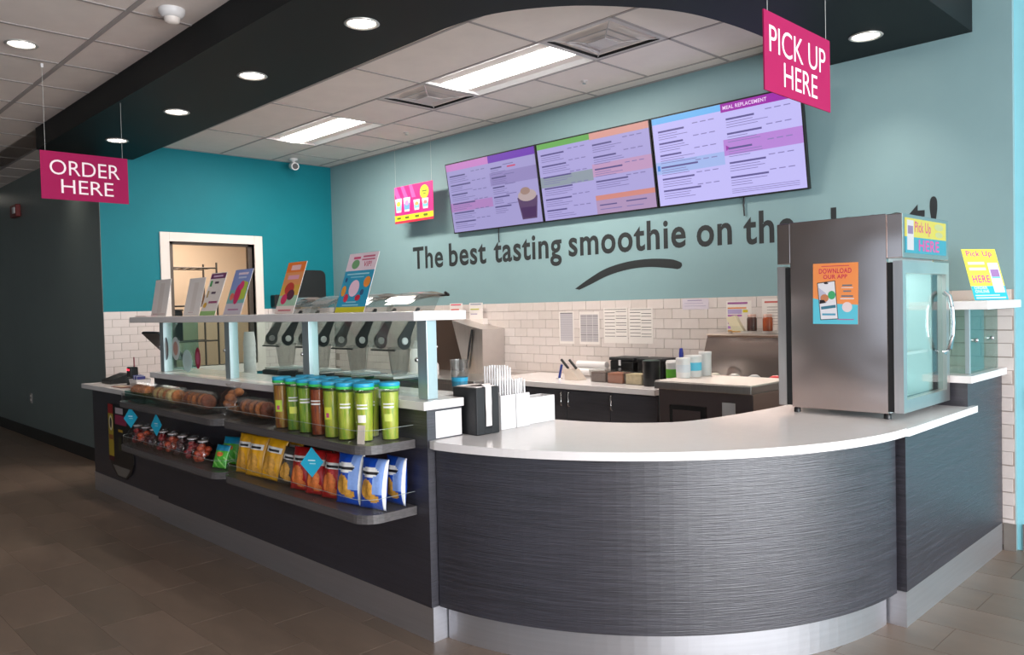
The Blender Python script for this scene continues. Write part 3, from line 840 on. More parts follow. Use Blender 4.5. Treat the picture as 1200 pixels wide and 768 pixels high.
def z_green(u, v):
    if v > 0.74: return 1
    if ((u - 0.5) / 0.25) ** 2 + ((v - 0.6) / 0.1) ** 2 < 1: return 2
    return 3 if (u + v * 1.5) % 0.5 < .12 and v < .5 else 0
ME = {'yellow': bag_mesh('chip_bag', [f_yel, f_whi, f_chip, f_blk], 0.145, 0.22, 0.055, z_std, 0.02, 1),
      'red': bag_mesh('chip_bag', [f_red, f_whi, f_oran, f_blk], 0.145, 0.215, 0.055, z_std, 0.02, 2),
      'grey': bag_mesh('chip_bag', [f_gry, f_whi, f_chip, f_blk], 0.12, 0.19, 0.05, z_std, 0.02, 3),
      'blue': bag_mesh('chip_bag', [f_blu, f_whi, f_chip, f_blk, f_lbl], 0.165, 0.235, 0.07, z_blue, 0.015, 4),
      'green': bag_mesh('candy_bag', [f_grn, f_cyn, f_oran, foil('pale_green_print', (150, 214, 110))], 0.15, 0.17, 0.05, z_green, 0.02, 5)}
def chip_bag(kind, x, y, rz, label, tilt=-6, z=ZLW, roll=0, cat='chip bag', sc=1.0, group=None):
    o = place('chip_bag' if kind != 'green' else 'candy_bag', ME[kind], None, loc=(x, y, z + 0.0055 + 0.078 * abs(math.sin(R(roll)))), rot=(R(tilt), R(roll), R(rz)))
    o.scale = (sc, sc, sc)
    return tag(o, label, cat, group)
chip_bag('yellow', -4.335, 2.07, 8, 'yellow chip bag next to the green candy bag')
chip_bag('yellow', -4.185, 2.06, 13, 'yellow chip bag leaning in front of two yellow ones', -8, roll=2)
chip_bag('yellow', -4.17, 2.21, 2, 'yellow chip bag standing half behind the leaning one', 0)
chip_bag('yellow', -4.0, 2.06, 14, 'tilted yellow chip bag beside the grey chip bag', -9, roll=6)
chip_bag('yellow', -4.00, 2.21, 0, 'yellow chip bag against the panel behind the tilted one', 0)
chip_bag('grey', -3.845, 2.065, 14, 'small grey chip bag between yellow and red chip bags', -11, roll=5)
chip_bag('red', -3.685, 2.06, 12, 'red chip bag beside the grey chip bag', -6)
chip_bag('red', -3.53, 2.06, 14, 'red chip bag behind the teal price tag', -7)
chip_bag('red', -3.385, 2.065, 12, 'red chip bag half hidden beside the blue chip bag', -5)
chip_bag('red', -3.55, 2.21, 0, 'red chip bag standing against the panel', 0)
chip_bag('blue', -3.228, 2.058, 12, 'blue chip bag beside the red chip bags', -4)
chip_bag('blue', -3.062, 2.080, 12, 'blue chip bag at the end with its white edge showing', -4, sc=.97)
chip_bag('blue', -3.062, 2.208, 0, 'blue chip bag in the rear against the panel', 0, sc=.93)
chip_bag('green', -4.70, 2.15, 18, 'green candy bag with teal top on the lower shelf', -10, ZLW - .005, cat='candy bag', sc=.95)
chip_bag('green', -4.60, 2.045, 14, 'bright green candy bag lying before the teal topped one', -12, ZLW - .003, cat='candy bag', sc=.8)
# candy pouches, dark red, on the lower far shelf
m_candy = mat('candy_red', (150, 34, 40), 0.35, vary=0.5, vscale=(60, 60, 60))
m_candy2 = mat('candy_dark', (70, 28, 34), 0.35, vary=0.5, vscale=(60, 60, 60))
m_candy3 = mat('candy_orange', (190, 80, 50), 0.35, vary=0.5, vscale=(60, 60, 60))
def pouch(x, y, m, label, s=1.0, z=ZLW - .005, group='candy pouches on the lower shelf'):
    t = thing('candy_pouch', label, 'candy pouch', (x, y, z), (0, 0, R(random.uniform(-20, 40))), group)
    mb = MB(); rn = random.Random(int(x * 1000))
    for k in range(11):
        mb.ell((rn.uniform(-.04, .04) * s, rn.uniform(-.04, .04) * s, (0.022 + .008 * k) * s), (0.027 * s, 0.024 * s, 0.02 * s), 8, 6)
    mb.build('candies', m, t)
    f = MB(); n = 14
    prof = [(0.066, 0.001), (0.075, 0.03), (0.07, 0.10), (0.03, 0.14), (0.045, 0.165)]
    f.lathe([(r * s, zz * s) for r, zz in prof], n=n, cap=False)
    f.build('wrapper', m_film, t)
    MB().lathe([(0.031 * s, 0.137 * s), (0.033 * s, 0.141 * s), (0.031 * s, 0.145 * s)], n=12).build('tie', flat((200, 190, 190)), t)
for i in range(8):
    pouch(-5.99 + .158 * i, 2.075, (m_candy, m_candy3, m_candy2)[i % 3], ('tied clear pouch of red candies on the lower shelf', 'tied clear pouch of orange candies on the lower shelf', 'tied clear pouch of dark candies on the lower shelf')[i % 3], .95)
for i in range(5):
    pouch(-5.9 + .25 * i, 2.205, m_candy2, 'small tied pouch of dark candies against the counter panel', .6, group='small candy pouches at the back')
# teal price tags on little stems
m_tag = flat((28, 158, 190))
def price_tag(x, y, z, label, rz=35, h=0.13, s=0.075):
    t = thing('price_tag', label, 'price tag', (x, y, z), (0, 0, R(rz)))
    MB().tube([(0, 0, 0), (0, 0, h)], 0.003, 6).build('stem', m_plexi, t)
    MB().lathe([(0.012, 0), (0.012, 0.006), (0.004, 0.012)], n=10).build('foot', m_plexi, t)
    MB().prism_y([(0, h - 0.02), (s * .85, h + s * .75), (0, h + 1.7 * s), (-s * .85, h + s * .6)], -0.003, 0.0).build('card', m_tag, t)
    pr = [('rect', -0.02, h + .06, 0.02, h + .066, (190, 220, 226)), ('rect', -0.012, h + .045, 0.022, h + .05, (150, 205, 216))]
    o = bpy.data.objects.new('print_face', None)
    printed(t, pr, base=0.0036)
price_tag(-3.452, 2.0, ZLW + .001, 'teal diamond price tag in front of the red chip bags', 28)
price_tag(-5.911, 2.002, ZLW - .004, 'teal price tag at the far end of the candy shelf', 25, 0.15)
price_tag(-5.437, 2.002, ZLW - .004, 'teal price tag amid the candy pouches', 10, 0.14)
# wrapped cookies on the upper far shelf
m_cook = mat('cookie', (166, 104, 62), 0.8, vary=0.35, vscale=(50, 50, 50), bump=0.4, bscale=(90, 90, 90))
m_cook2 = mat('dark_cookie', (110, 62, 44), 0.8, vary=0.4, vscale=(50, 50, 50), bump=0.4, bscale=(90, 90, 90))
m_cook3 = mat('pale_cookie', (190, 172, 120), 0.8, vary=0.3, vscale=(50, 50, 50), bump=0.4, bscale=(90, 90, 90))
def tray(x, y, w, d, label, rz=0):
    t = thing('clear_tray', label, 'tray', (x, y, (ZU if x > -4.45 else ZU - 0.005) + 0.001), (0, 0, R(rz)))
    b = MB(); h = 0.075; e = 0.003
    b.box(-w, w, -d, d, 0, e); b.box(-w, w, -d, -d + e, e, h); b.box(-w, w, d - e, d, e, h); b.box(-w, -w + e, -d, d, e, h); b.box(w - e, w, -d, d, e, h)
    b.build('walls', m_glass_g if 'green' in label else m_plexi, t)
    return t
def cookie(x, y, m, label, lean, z0, group, r=0.048):
    t = thing('wrapped_cookie', label, 'cookie', (x, y, z0 + 0.064), (0, R(lean), 0), group)
    MB().lathe([(r * .7, 0.004), (r, 0.008), (r, 0.018), (r * .8, 0.026), (r * .3, 0.029)], n=14).build('cookie', m, t)
    f = MB(); w = r * 1.2
    ring = lambda a: [(-w, -w, .014), (0, -w * 1.05, a), (w, -w, .014), (w * 1.05, 0, a), (w, w, .014), (0, w * 1.05, a), (-w, w, .014), (-w * 1.05, 0, a)]
    f.add(ring(.004) + [(0, 0, 0.0)], [(k, (k + 1) % 8, 8) for k in range(8)])
    f.add(ring(.022) + [(0, 0, 0.033)], [((k + 1) % 8, k, 8) for k in range(8)])
    f.build('wrapper', m_film, t)
def cookie_row(x, y, n, ms, label, lean, z0, group, dx=0.0405):
    for i in range(n): cookie(x + dx * i, y + random.uniform(-.009, .009), ms[i % len(ms)], label, lean, z0, group)
zt = ZU - 0.001
tray(-5.86, 2.085, 0.18, 0.075, 'clear green tinted tray of wrapped brown cookies at the far end')
tray(-5.42, 2.085, 0.22, 0.075, 'clear tray of pale cookies on the middle of the shelf')
tray(-4.93, 2.085, 0.21, 0.075, 'clear tray of brown cookies by the shelf joint')
cookie_row(-6.0, 2.085, 7, [m_cook], 'brown wrapped cookie standing in the far green tinted tray', 80, zt, 'brown cookies in the far tray')
cookie_row(-5.60, 2.085, 9, [m_cook3, m_cook3, m_cook], 'pale wrapped cookie standing in the middle tray', 72, zt, 'pale cookies in the middle tray')
cookie_row(-5.10, 2.085, 8, [m_cook, m_cook2], 'golden wrapped cookie standing in the tray by the shelf joint', 72, zt, 'golden cookies by the shelf joint')
tray(-4.18, 2.085, 0.17, 0.075, 'clear tray of dark cookies beside the snack tubes')
cookie_row(-4.31, 2.085, 7, [m_cook2, m_cook], 'dark wrapped cookie standing in the tray beside the tubes', 75, ZU + .003, 'dark cookies beside the snack tubes')
t = thing('cookie_bag', 'big clear bag of brown cookies standing behind the snack tray', 'cookie bag', (-4.60, 2.155, ZU - .004))
mb = MB()
for k in range(7): mb.ell((random.uniform(-.06, .06), random.uniform(-.02, .02), 0.03 + k * .018), (0.04, 0.03, 0.025), 10, 6)
mb.build('cookies', m_cook, t)
MB().lathe([(0.085, 0), (0.09, .06), (0.08, .13), (0.03, .165), (0.05, .19)], n=14, cap=False).build('wrapper', m_film, t)
t = thing('candy_tub', 'clear tub of red striped sticks behind the far cookies', 'candy tub', (-5.62, 2.2, ZU - .004))
MB().box(-.09, .09, -.045, .045, 0, .12).build('tub', m_plexi, t)
mb = MB()
for k in range(8): mb.tube([(-.075 + k * .021, 0, .004), (-.075 + k * .021, 0, .11)], .008, 6)
mb.build('sticks', mat('stick_pink', (170, 90, 90), .5), t)

# ------------------------------------------------------------------ hanging signs
def hang_sign(x, y, z, w, h, lines, label, ztop, rz=90):
    t = thing('hanging_sign', label, 'sign', (x, y, z), (0, 0, R(rz)))
    MB().box(-w / 2, w / 2, -0.003, 0.003, 0, h).build('board', m_pink, t)
    mb = MB()
    for s, x0, z0, x1, z1 in lines:
        for side in (-1, 1):
            vs, fs = fit_text(s, x0 * w - w / 2, z0 * h, x1 * w - w / 2, z1 * h, -0.004)
            mb.add([((px if side < 0 else -px), side * 0.0036, pz) for px, pz in vs], [f if side < 0 else f for f in fs])
    mb.build('lettering', flat((240, 222, 226)), t)
    for sx in (-1, 1):
        MB().tube([(sx * (w / 2 - 0.035), 0, h - 0.02), (sx * (w / 2 - 0.035), 0, ztop - z)], 0.0012, 5).build('string', m_string, t)
        MB().box(sx * (w / 2 - 0.035) - 0.008, sx * (w / 2 - 0.035) + 0.008, -0.006, 0.006, ztop - z - 0.03, ztop - z - 0.002).build('ceiling_clip', m_white, t)
    return t
hang_sign(-6.374, 1.905, 2.39, 0.59, 0.342, [('ORDER', .10, .52, .90, .83), ('HERE', .22, .14, .82, .43)], 'magenta hanging board reading ORDER HERE', ZC - 0.013)
hang_sign(-1.60, 3.345, 2.40, 0.615, 0.326, [('PICK UP', .07, .50, .92, .84), ('HERE', .27, .12, .78, .43)], 'magenta hanging board reading PICK UP HERE', ZS)
# promotional sign on strings in front of the back wall
t = thing('promo_sign', 'bright pink smoothie promotion card hanging beside the menu screens', 'sign', (-7.21, 5.30, 2.485))
w, h = 0.67, 0.40
MB().box(0, w, 0, 0.004, 0, h).build('board', flat((222, 30, 120)), t)
pk = (240, 90, 160)
it = [('poly', [(0.05, .26), (.12, .26), (.04, h), (0, h), (0, .33)], pk), ('poly', [(.18, .26), (.25, .26), (.17, h), (.11, h)], pk), ('poly', [(.31, .26), (.38, .26), (.32, h), (.26, h)], pk),
      ('rect', 0, 0.025, w, 0.085, (206, 214, 40)), ('rect', 0, 0, w, 0.02, (200, 40, 60)), ('ell', .53, .30, .075, .072, (214, 222, 50)),
      ('rect', .49, .30, .57, .315, (90, 110, 30)), ('rect', .505, .275, .555, .285, (90, 110, 30))]
for cx, cw, ch, c1, c2 in ((.075, .12, .15, (126, 196, 210), (226, 200, 60)), (.225, .12, .15, (96, 150, 220), (190, 130, 190)), (.40, .11, .11, (120, 190, 200), (230, 160, 90)), (.55, .11, .11, (110, 190, 210), (240, 120, 120))):
    z0 = .12
    it += [('poly', [(cx - cw * .36, z0), (cx + cw * .36, z0), (cx + cw / 2, z0 + ch), (cx - cw / 2, z0 + ch)], (206, 226, 232)),
           ('poly', [(cx - cw * .38, z0 + .02), (cx + cw * .38, z0 + .02), (cx + cw * .44, z0 + ch * .6), (cx - cw * .44, z0 + ch * .6)], c1),
           ('ell', cx, z0 + ch * .62, cw * .3, ch * .18, c2), ('rect', cx - .035, .045, cx + .035, .066, (96, 110, 30))]
printed(t, it)
for x in (0.02, w - 0.02):
    MB().tube([(x, 0.002, h - 0.01), (x, 0.002, ZC - 0.013 - 2.485)], 0.0012, 5).build('string', m_string, t)

# ------------------------------------------------------------------ menu screens
LIL = (176, 168, 224)
def menu(x0, x1, zb, zt, label, items, glow):
    w, h = x1 - x0, zt - zb
    tilt = R(8.5)
    t = thing('menu_screen', label, 'menu screen', (x0, YB - 0.045, zb), (tilt, 0, 0), 'menu screens over the slogan')
    MB().box(0, w, 0, 0.035, 0, h).build('housing', m_black, t, 0.003)
    b = 0.012; W, H = w - 2 * b, h - 2 * b
    pan = MB().add([(b, -0.0008, b), (w - b, -0.0008, b), (w - b, -0.0008, h - b), (b, -0.0008, h - b)], [(0, 1, 2, 3)]).build('display', screen(items[0], glow), t)
    its = []
    for it in items[1:]:
        if it[0] == 'rect': its.append(('rect', b + it[1] * W, b + it[2] * H, b + it[3] * W, b + it[4] * H, it[5]))
        elif it[0] == 'ell': its.append(('ell', b + it[1] * W, b + it[2] * H, it[3] * W, it[4] * H, it[5]))
        elif it[0] == 'poly': its.append(('poly', [(b + x * W, b + z * H) for x, z in it[1]], it[2]))
        else: its.append(('txt', it[1], b + it[2] * W, b + it[3] * H, b + it[4] * W, b + it[5] * H, it[6]))
    printed(t, its, base=0.0012, step=0.00003, emit=glow)
    MB().box(w * .3, w * .7, 0.036, 0.045, h * .3, h * .7).build('wall_bracket', m_black, t)
    return t
INK = (92, 84, 140); INK2 = (128, 120, 176)
def column(u0, u1, top, n, dz, rnd):
    out = []
    for k in range(n):
        z = top - k * dz
        out.append(('rect', u0, z - .020, u0 + rnd.uniform(.35, .65) * (u1 - u0), z, INK))
        for q in range(3):
            zz = z - .040 - q * .026
            out.append(('rect', u0, zz - .007, u0 + rnd.uniform(.3, .62) * (u1 - u0), zz, INK2))
        for q in range(3): out.append(('rect', u1 - .03 - .1 * (2 - q) * (u1 - u0) * 1.3 - .04, z + .012, u1 - .03 - .1 * (2 - q) * (u1 - u0) * 1.3, z + .022, INK2))
    return out
rn = random.Random(3)
m1 = [LIL, ('rect', 0, .90, .5, 1, (214, 140, 214)), ('rect', .5, .90, 1, 1, (120, 64, 190)), ('rect', .0, .30, .5, .43, (188, 140, 206)), ('rect', .5, .58, 1, .76, (158, 146, 204)), ('rect', .70, .80, .79, .82, (220, 80, 120))]
m1 += column(.03, .48, .83, 6, .135, rn) + column(.52, .80, .83, 5, .135, rn)
m1 += [('poly', [(.80, .06), (.95, .06), (.98, .36), (.77, .36)], (96, 70, 110)), ('ell', .875, .38, .095, .08, (196, 176, 176)), ('ell', .86, .44, .05, .05, (170, 140, 130)), ('poly', [(.81, .08), (.94, .08), (.955, .22), (.795, .22)], (76, 44, 96))]
m2 = [LIL, ('rect', 0, .93, .5, 1, (110, 176, 90)), ('rect', .5, .92, 1, 1, (222, 160, 150)), ('rect', 0, .43, .5, .57, (146, 158, 170)), ('rect', .5, .46, 1, .62, (196, 156, 196)), ('rect', .5, .17, 1, .23, (214, 140, 130)), ('rect', .5, 0, 1, .17, (178, 150, 190))]
m2 += column(.03, .48, .86, 6, .145, rn) + column(.52, .97, .86, 4, .15, rn) + [('rect', .53, .10, .68, .115, INK), ('rect', .76, .11, .93, .125, INK), ('rect', .53, .05, .72, .06, INK2), ('rect', .76, .05, .90, .06, INK2)]
m3 = [(186, 180, 236), ('rect', 0, .93, .5, 1, (110, 176, 232)), ('rect', .5, .91, 1, 1, (150, 40, 160)), ('txt', 'MEAL REPLACEMENT', .515, .935, .80, .975, (232, 206, 240)), ('rect', 0, .36, .5, .50, (156, 176, 226)), ('rect', .5, .45, 1, .62, (176, 128, 206)), ('rect', .01, .40, .03, .46, (70, 130, 210)), ('poly', [(.515, .50), (.54, .53), (.515, .56)], (150, 50, 160))]
m3 += column(.04, .48, .85, 6, .135, rn) + column(.53, .97, .84, 5, .155, rn) + [('rect', .53, .04 + .02 * q, .96, .046 + .02 * q, INK2) for q in range(3)]
menu(-6.36, -5.075, 2.315, 3.03, 'first menu screen, with a purple smoothie cup picture', m1, 0.76)
menu(-5.065, -3.80, 2.315, 3.03, 'middle menu screen with green and salmon header bars', m2, 0.86)
menu(-3.79, -2.53, 2.315, 3.03, 'menu screen with the purple MEAL REPLACEMENT header', m3, 1.02)
for x, lb in ((-5.72, 'thin black cable hanging below the smoothie cup screen'), (-3.05, 'thin black cable hanging below the meal replacement screen')):
    o = MB().tube([(x, YB - 0.012, 2.34), (x - .005, YB - 0.012, 2.26), (x, YB - .012, 2.18)], 0.006, 6).build('power_cable', m_black)
    tag(o, lb, 'cable')

# ------------------------------------------------------------------ papers on the tiles
def paper(x0, x1, z0, z1, label, items, col=(222, 214, 208), y=YB - 0.0125):
    t = thing('wall_notice', label, 'notice', (x0, y, z0))
    MB().add([(0, 0, 0), (x1 - x0, 0, 0), (x1 - x0, 0, z1 - z0), (0, 0, z1 - z0), (0, .001, 0), (x1 - x0, .001, 0), (x1 - x0, .001, z1 - z0), (0, .001, z1 - z0)], [(0, 1, 2, 3), (7, 6, 5, 4), (0, 4, 5, 1), (1, 5, 6, 2), (2, 6, 7, 3), (3, 7, 4, 0)]).build('sheet', flat(col), t)
    w, h = x1 - x0, z1 - z0
    printed(t, [('rect', i[0] * w, i[1] * h, i[2] * w, i[3] * h, i[4]) for i in items], base=0.0004, step=0.00002)
G1, G2 = (150, 146, 152), (96, 92, 94)
paper(-4.945, -4.765, 1.19, 1.485, 'pale notice sheet with one grey text column on tiles', [(.08, .08, .92, .95, (186, 180, 184))] + [(.08, z / 20, .92, z / 20 + .012, G1) for z in range(3, 19)] + [(.08, .94, .92, .965, G2)])
paper(-4.70, -4.47, 1.19, 1.48, 'notice sheet with a three column grey table on tiles', [(.06, .08, .94, .92, (176, 170, 172))] + [(.06, z / 14, .94, z / 14 + .014, G2 if z in (8, 12, 4) else G1) for z in range(2, 13)] + [(.36, .08, .38, .92, (206, 200, 198)), (.66, .08, .68, .92, (206, 200, 198))])
paper(-4.42, -4.16, 1.205, 1.51, 'recipe chart with dark ruled lines beside the grey table', [(.05, z / 10.5, .48, z / 10.5 + .016, G2) for z in range(2, 10)] + [(.52, z / 10.5 + .03 * (z % 2), .95, z / 10.5 + .016 + .03 * (z % 2), G2) for z in range(2, 10)] + [(.05, .95, .95, .965, G2)])
paper(-4.15, -3.90, 1.205, 1.505, 'recipe chart with dark ruled lines next to bare tiles', [(.06, z / 10.5 + .01, .5, z / 10.5 + .026, G2) for z in range(2, 10)] + [(.54, z / 10.5 - .02 * (z % 2), .94, z / 10.5 + .016 - .02 * (z % 2), G2) for z in range(2, 10)] + [(.06, .95, .94, .965, G2)])
paper(-3.61, -3.37, 1.485, 1.57, 'small lilac landscape note at the top of the tiles', [(.08, .3, .9, .36, (176, 166, 186)), (.08, .55, .8, .61, (176, 166, 186)), (.2, .8, .75, .88, (150, 140, 170))], (206, 196, 206))
paper(-3.215, -3.005, 1.30, 1.545, 'colourful purple and orange chart above the prep table', [(.05, .9, .85, .96, (150, 80, 140)), (.05, .76, .8, .80, (220, 130, 60)), (.05, .60, .62, .74, (176, 160, 200)), (.05, .52, .62, .57, (170, 90, 170)), (.05, .40, .5, .46, (196, 110, 130)), (.05, .28, .5, .34, (190, 150, 180)), (.05, .14, .5, .22, (160, 110, 180)), (.05, .03, .55, .1, (220, 160, 60)), (.66, .64, .86, .72, (206, 186, 40))])
paper(-2.92, -2.72, 1.30, 1.555, 'pale notice with a red heading above the prep table', [(.1, .88, .7, .93, (190, 90, 84))] + [(.2, z / 12, .85, z / 12 + .02, (168, 156, 152)) for z in range(3, 10)])

# ------------------------------------------------------------------ display fridge on the pick-up counter
ZCT = 0.936
t = thing('display_fridge', 'tall stainless countertop fridge with glass door on the pick-up counter', 'fridge', (-1.765, 4.42, ZCT))
L = Vector((-1.765, 4.42, ZCT))
def fb(x0, x1, y0, y1, z0, z1): return MB().box(x0 - L.x, x1 - L.x, y0 - L.y, y1 - L.y, z0 - L.z, z1 - L.z)
m_fin = mat('fridge_white', (214, 226, 226), 0.4)
# hollow cabinet: two stainless sides, floor, roof
fb(-2.015, -1.515, 4.08, 4.105, 0.965, 1.955).build('side_panel', m_steel, t, 0.002)
fb(-2.015, -1.515, 4.735, 4.76, 0.965, 1.955).build('side_panel', m_steel, t, 0.002)
fb(-2.015, -1.515, 4.105, 4.735, 0.965, 1.0).build('cabinet_floor', m_fin, t)
fb(-2.015, -1.515, 4.105, 4.735, 1.72, 1.955).build('cabinet_head', m_fin, t)
fb(-2.01, -1.52, 4.105, 4.112, 1.0, 1.72).build('liner', m_fin, t); fb(-2.01, -1.52, 4.728, 4.735, 1.0, 1.72).build('liner', m_fin, t)
for z in (1.24, 1.48):
    s = MB()
    for k in range(14): s.box(-1.99 - L.x, -1.54 - L.x, 4.12 + k * .047 - L.y, 4.124 + k * .047 - L.y, z - L.z, z + .004 - L.z)
    s.box(-1.545 - L.x, -1.538 - L.x, 4.113 - L.y, 4.727 - L.y, z - .003 - L.z, z + .012 - L.z)
    s.build('wire_rack', m_white, t)
for side, xa, xb, xg0, xg1 in (('r', -1.485, -1.440, -1.515, -1.485), ('l', -2.09, -2.045, -2.045, -2.015)):
    gk = fb(xg0, xg1, 4.083, 4.112, 0.975, 1.715)
    gk.box(xg0 - L.x, xg1 - L.x, 4.728 - L.y, 4.757 - L.y, 0.975 - L.z, 1.715 - L.z)
    gk.box(xg0 - L.x, xg1 - L.x, 4.112 - L.y, 4.728 - L.y, 0.975 - L.z, 1.03 - L.z)
    gk.box(xg0 - L.x, xg1 - L.x, 4.112 - L.y, 4.728 - L.y, 1.665 - L.z, 1.715 - L.z)
    gk.build('gasket', m_rubber, t)
    # head box with light panel
    fb(min(xa, xg0), max(xb, xg1) if side == 'r' else max(xb, xg1), 4.082, 4.758, 1.735, 1.952).build('light_box', m_steel, t, 0.004)
    d = fb(xa, xb, 4.08, 4.125, 0.972, 1.722)
    d.box(xa - L.x, xb - L.x, 4.715 - L.y, 4.76 - L.y, 0.972 - L.z, 1.722 - L.z)
    d.box(xa - L.x, xb - L.x, 4.125 - L.y, 4.715 - L.y, 0.972 - L.z, 1.035 - L.z)
    d.box(xa - L.x, xb - L.x, 4.125 - L.y, 4.715 - L.y, 1.66 - L.z, 1.722 - L.z)
    do = d.build('door', m_steel_b, t)
    xm = (xa + xb) / 2
    fb(xm - .002, xm + .002, 4.126, 4.714, 1.036, 1.659).build('pane', m_glass, do)
    sgn = 1 if side == 'r' else -1
    xo = xb if side == 'r' else xa
    pts = [(xo + sgn * dx - L.x, 4.69 - L.y, zz - L.z) for dx, zz in ((-.004, 1.235), (.022, 1.26), (.036, 1.33), (.040, 1.40), (.036, 1.47), (.022, 1.54), (-.004, 1.565))]
    MB().tube(pts, [.014, .014, .012, .012, .012, .014, .014], 8).build('handle', m_chrome, do)
area('fridge_fill_light', (-1.72, 4.42, 1.712), (0, 0, -1), 0.3, 0.45, 2.2, (0.92, 1.0, 0.98))  # added light without a fitting, brightens the fridge interior
for x in (-2.0, -1.53):
    for y in (4.11, 4.73): MB().lathe([(0.018, .001), (0.018, .02), (0.012, .03)], x - L.x, y - L.y, 12).build('foot', m_black, t)
# light box print, facing the customer
pp = bpy.data.objects.new('sign_face', None); C.objects.link(pp); pp.parent = t
pp.location = (-1.4395 - L.x, 4.095 - L.y, 1.755 - L.z); pp.rotation_euler = (0, 0, R(90))
printed(pp, [('rect', .02, .085, .62, .178, (232, 222, 60)), ('rect', .02, .005, .62, .085, (40, 170, 196)), ('rect', .045, .02, .135, .168, (230, 228, 232)), ('rect', .055, .10, .125, .14, (150, 120, 170)),
             ('txt', 'Pick Up', .15, .095, .38, .165, (220, 70, 130)), ('ell', .50, .15, .07, .018, (206, 214, 140)), ('ell', .50, .11, .06, .015, (206, 214, 140)),
             ('txt', 'HERE', .20, .018, .50, .075, (236, 60, 170))], name='light_panel_print', emit=0.85)
# app poster stuck on the stainless side
t2 = thing('app_poster', 'orange and blue DOWNLOAD OUR APP poster on the fridge side', 'poster', (-1.892, 4.0788, 1.413), (0, R(0.8), 0))
w, h = 0.235, 0.315
MB().box(0, w, -0.001, 0, 0, h).build('sheet', flat((246, 150, 84)), t2)
printed(t2, [('poly', [(0, 0), (w, 0), (w, .10), (.12, .105), (0, .135)], (96, 200, 220)), ('rect', .045, .298, .19, .302, (214, 60, 90)), ('txt', 'DOWNLOAD', .032, .262, .202, .288, (214, 40, 84)), ('txt', 'OUR APP', .055, .234, .18, .256, (214, 40, 84)),
             ('poly', [(.04, .02), (.135, .025), (.118, .225), (.022, .215)], (40, 40, 46)), ('poly', [(.043, .024), (.131, .029), (.114, .221), (.026, .211)], (230, 228, 232)),
             ('ell', .07, .212, .012, .005, (30, 30, 34)), ('poly', [(.035, .12), (.075, .11), (.07, .16), (.03, .19)], (190, 190, 210)), ('ell', .062, .135, .022, .02, (200, 130, 90)), ('poly', [(.036, .105), (.07, .11), (.06, .125), (.036, .125)], (30, 26, 30)),
             ('ell', .10, .15, .02, .022, (70, 170, 110)), ('poly', [(.045, .075), (.122, .085), (.121, .10), (.043, .09)], (60, 120, 140)), ('rect', .05, .045, .12, .055, (80, 160, 190)),
             ('rect', .155, .195, .205, .203, (110, 120, 130)), ('rect', .15, .185, .21, .189, (230, 220, 220)), ('rect', .16, .166, .20, .173, (110, 120, 130)), ('rect', .15, .14, .21, .148, (110, 120, 130)), ('rect', .145, .128, .215, .134, (232, 222, 220)),
             ('ell', .18, .088, .026, .026, (232, 214, 214)), ('rect', .13, .022, .215, .027, (190, 110, 160))], base=0.0013, step=0.00004)

# ------------------------------------------------------------------ raised pick-up end: shelf on glass
t = thing('pickup_shelf', 'short white shelf over glass panes on the raised pick-up end', 'shelf', (-1.45, 5.1, 1.107))
L = Vector((-1.45, 5.1, 1.107))
fb(-1.97, -1.26, 4.795, 5.455, 1.466, 1.512).build('shelf_top', m_quartz, t, 0.003)
fb(-1.95, -1.385, 4.90, 4.906, 1.108, 1.465).build('glass_pane', m_glass, t)
fb(-1.386, -1.380, 4.906, 5.44, 1.108, 1.465).build('glass_pane', m_glass_g, t)
fb(-1.40, -1.378, 4.888, 4.908, 1.108, 1.465).build('corner_post', m_alu, t)
for y in (5.0, 5.30): MB().lathe([(0.012, 0), (0.012, 0.014), (0.006, 0.016)], n=12).build('clamp_bolt', m_chrome, t, loc=(-1.379 - L.x, y - L.y, 1.29 - L.z), rot=(0, R(90), 0))
t = thing('pickup_card', 'yellow and teal Pick Up HERE card standing on the small shelf', 'sign', (-1.39, 5.03, 1.513), (0, 0, R(62)))
pp = bpy.data.objects.new('card', None); C.objects.link(pp); pp.parent = t; pp.rotation_euler = (R(-17), 0, 0)
w, h = 0.245, 0.31
MB().box(0, w, -0.002, 0, 0.001, h).build('sheet', flat((226, 218, 70)), pp)
MB().box(0, w, 0, 0.003, 0.001, h).build('holder', m_plexi, pp)
printed(pp, [('rect', 0, .001, w, .085, (36, 168, 196)), ('txt', 'Pick Up', .025, .255, .21, .30, (196, 60, 130)), ('rect', .02, .215, .14, .232, (214, 208, 186)), ('rect', .02, .18, .14, .197, (214, 208, 186)),
             ('txt', 'HERE', .025, .105, .15, .15, (206, 60, 130)), ('rect', .16, .045, .235, .225, (226, 224, 234)), ('rect', .168, .13, .228, .185, (150, 110, 160)), ('rect', .168, .13, .228, .14, (110, 200, 210)),
             ('txt', 'ORDER', .02, .066, .115, .084, (206, 226, 160)), ('txt', 'ONLINE', .02, .044, .12, .062, (206, 226, 160)), ('rect', .015, .026, .19, .032, (200, 232, 240)), ('rect', .015, .01, .23, .018, (190, 210, 240))], base=0.0026, step=0.00005)
MB().box(0, w, 0.0, 0.085, 0.0005, 0.003).build('foot', m_plexi, t)

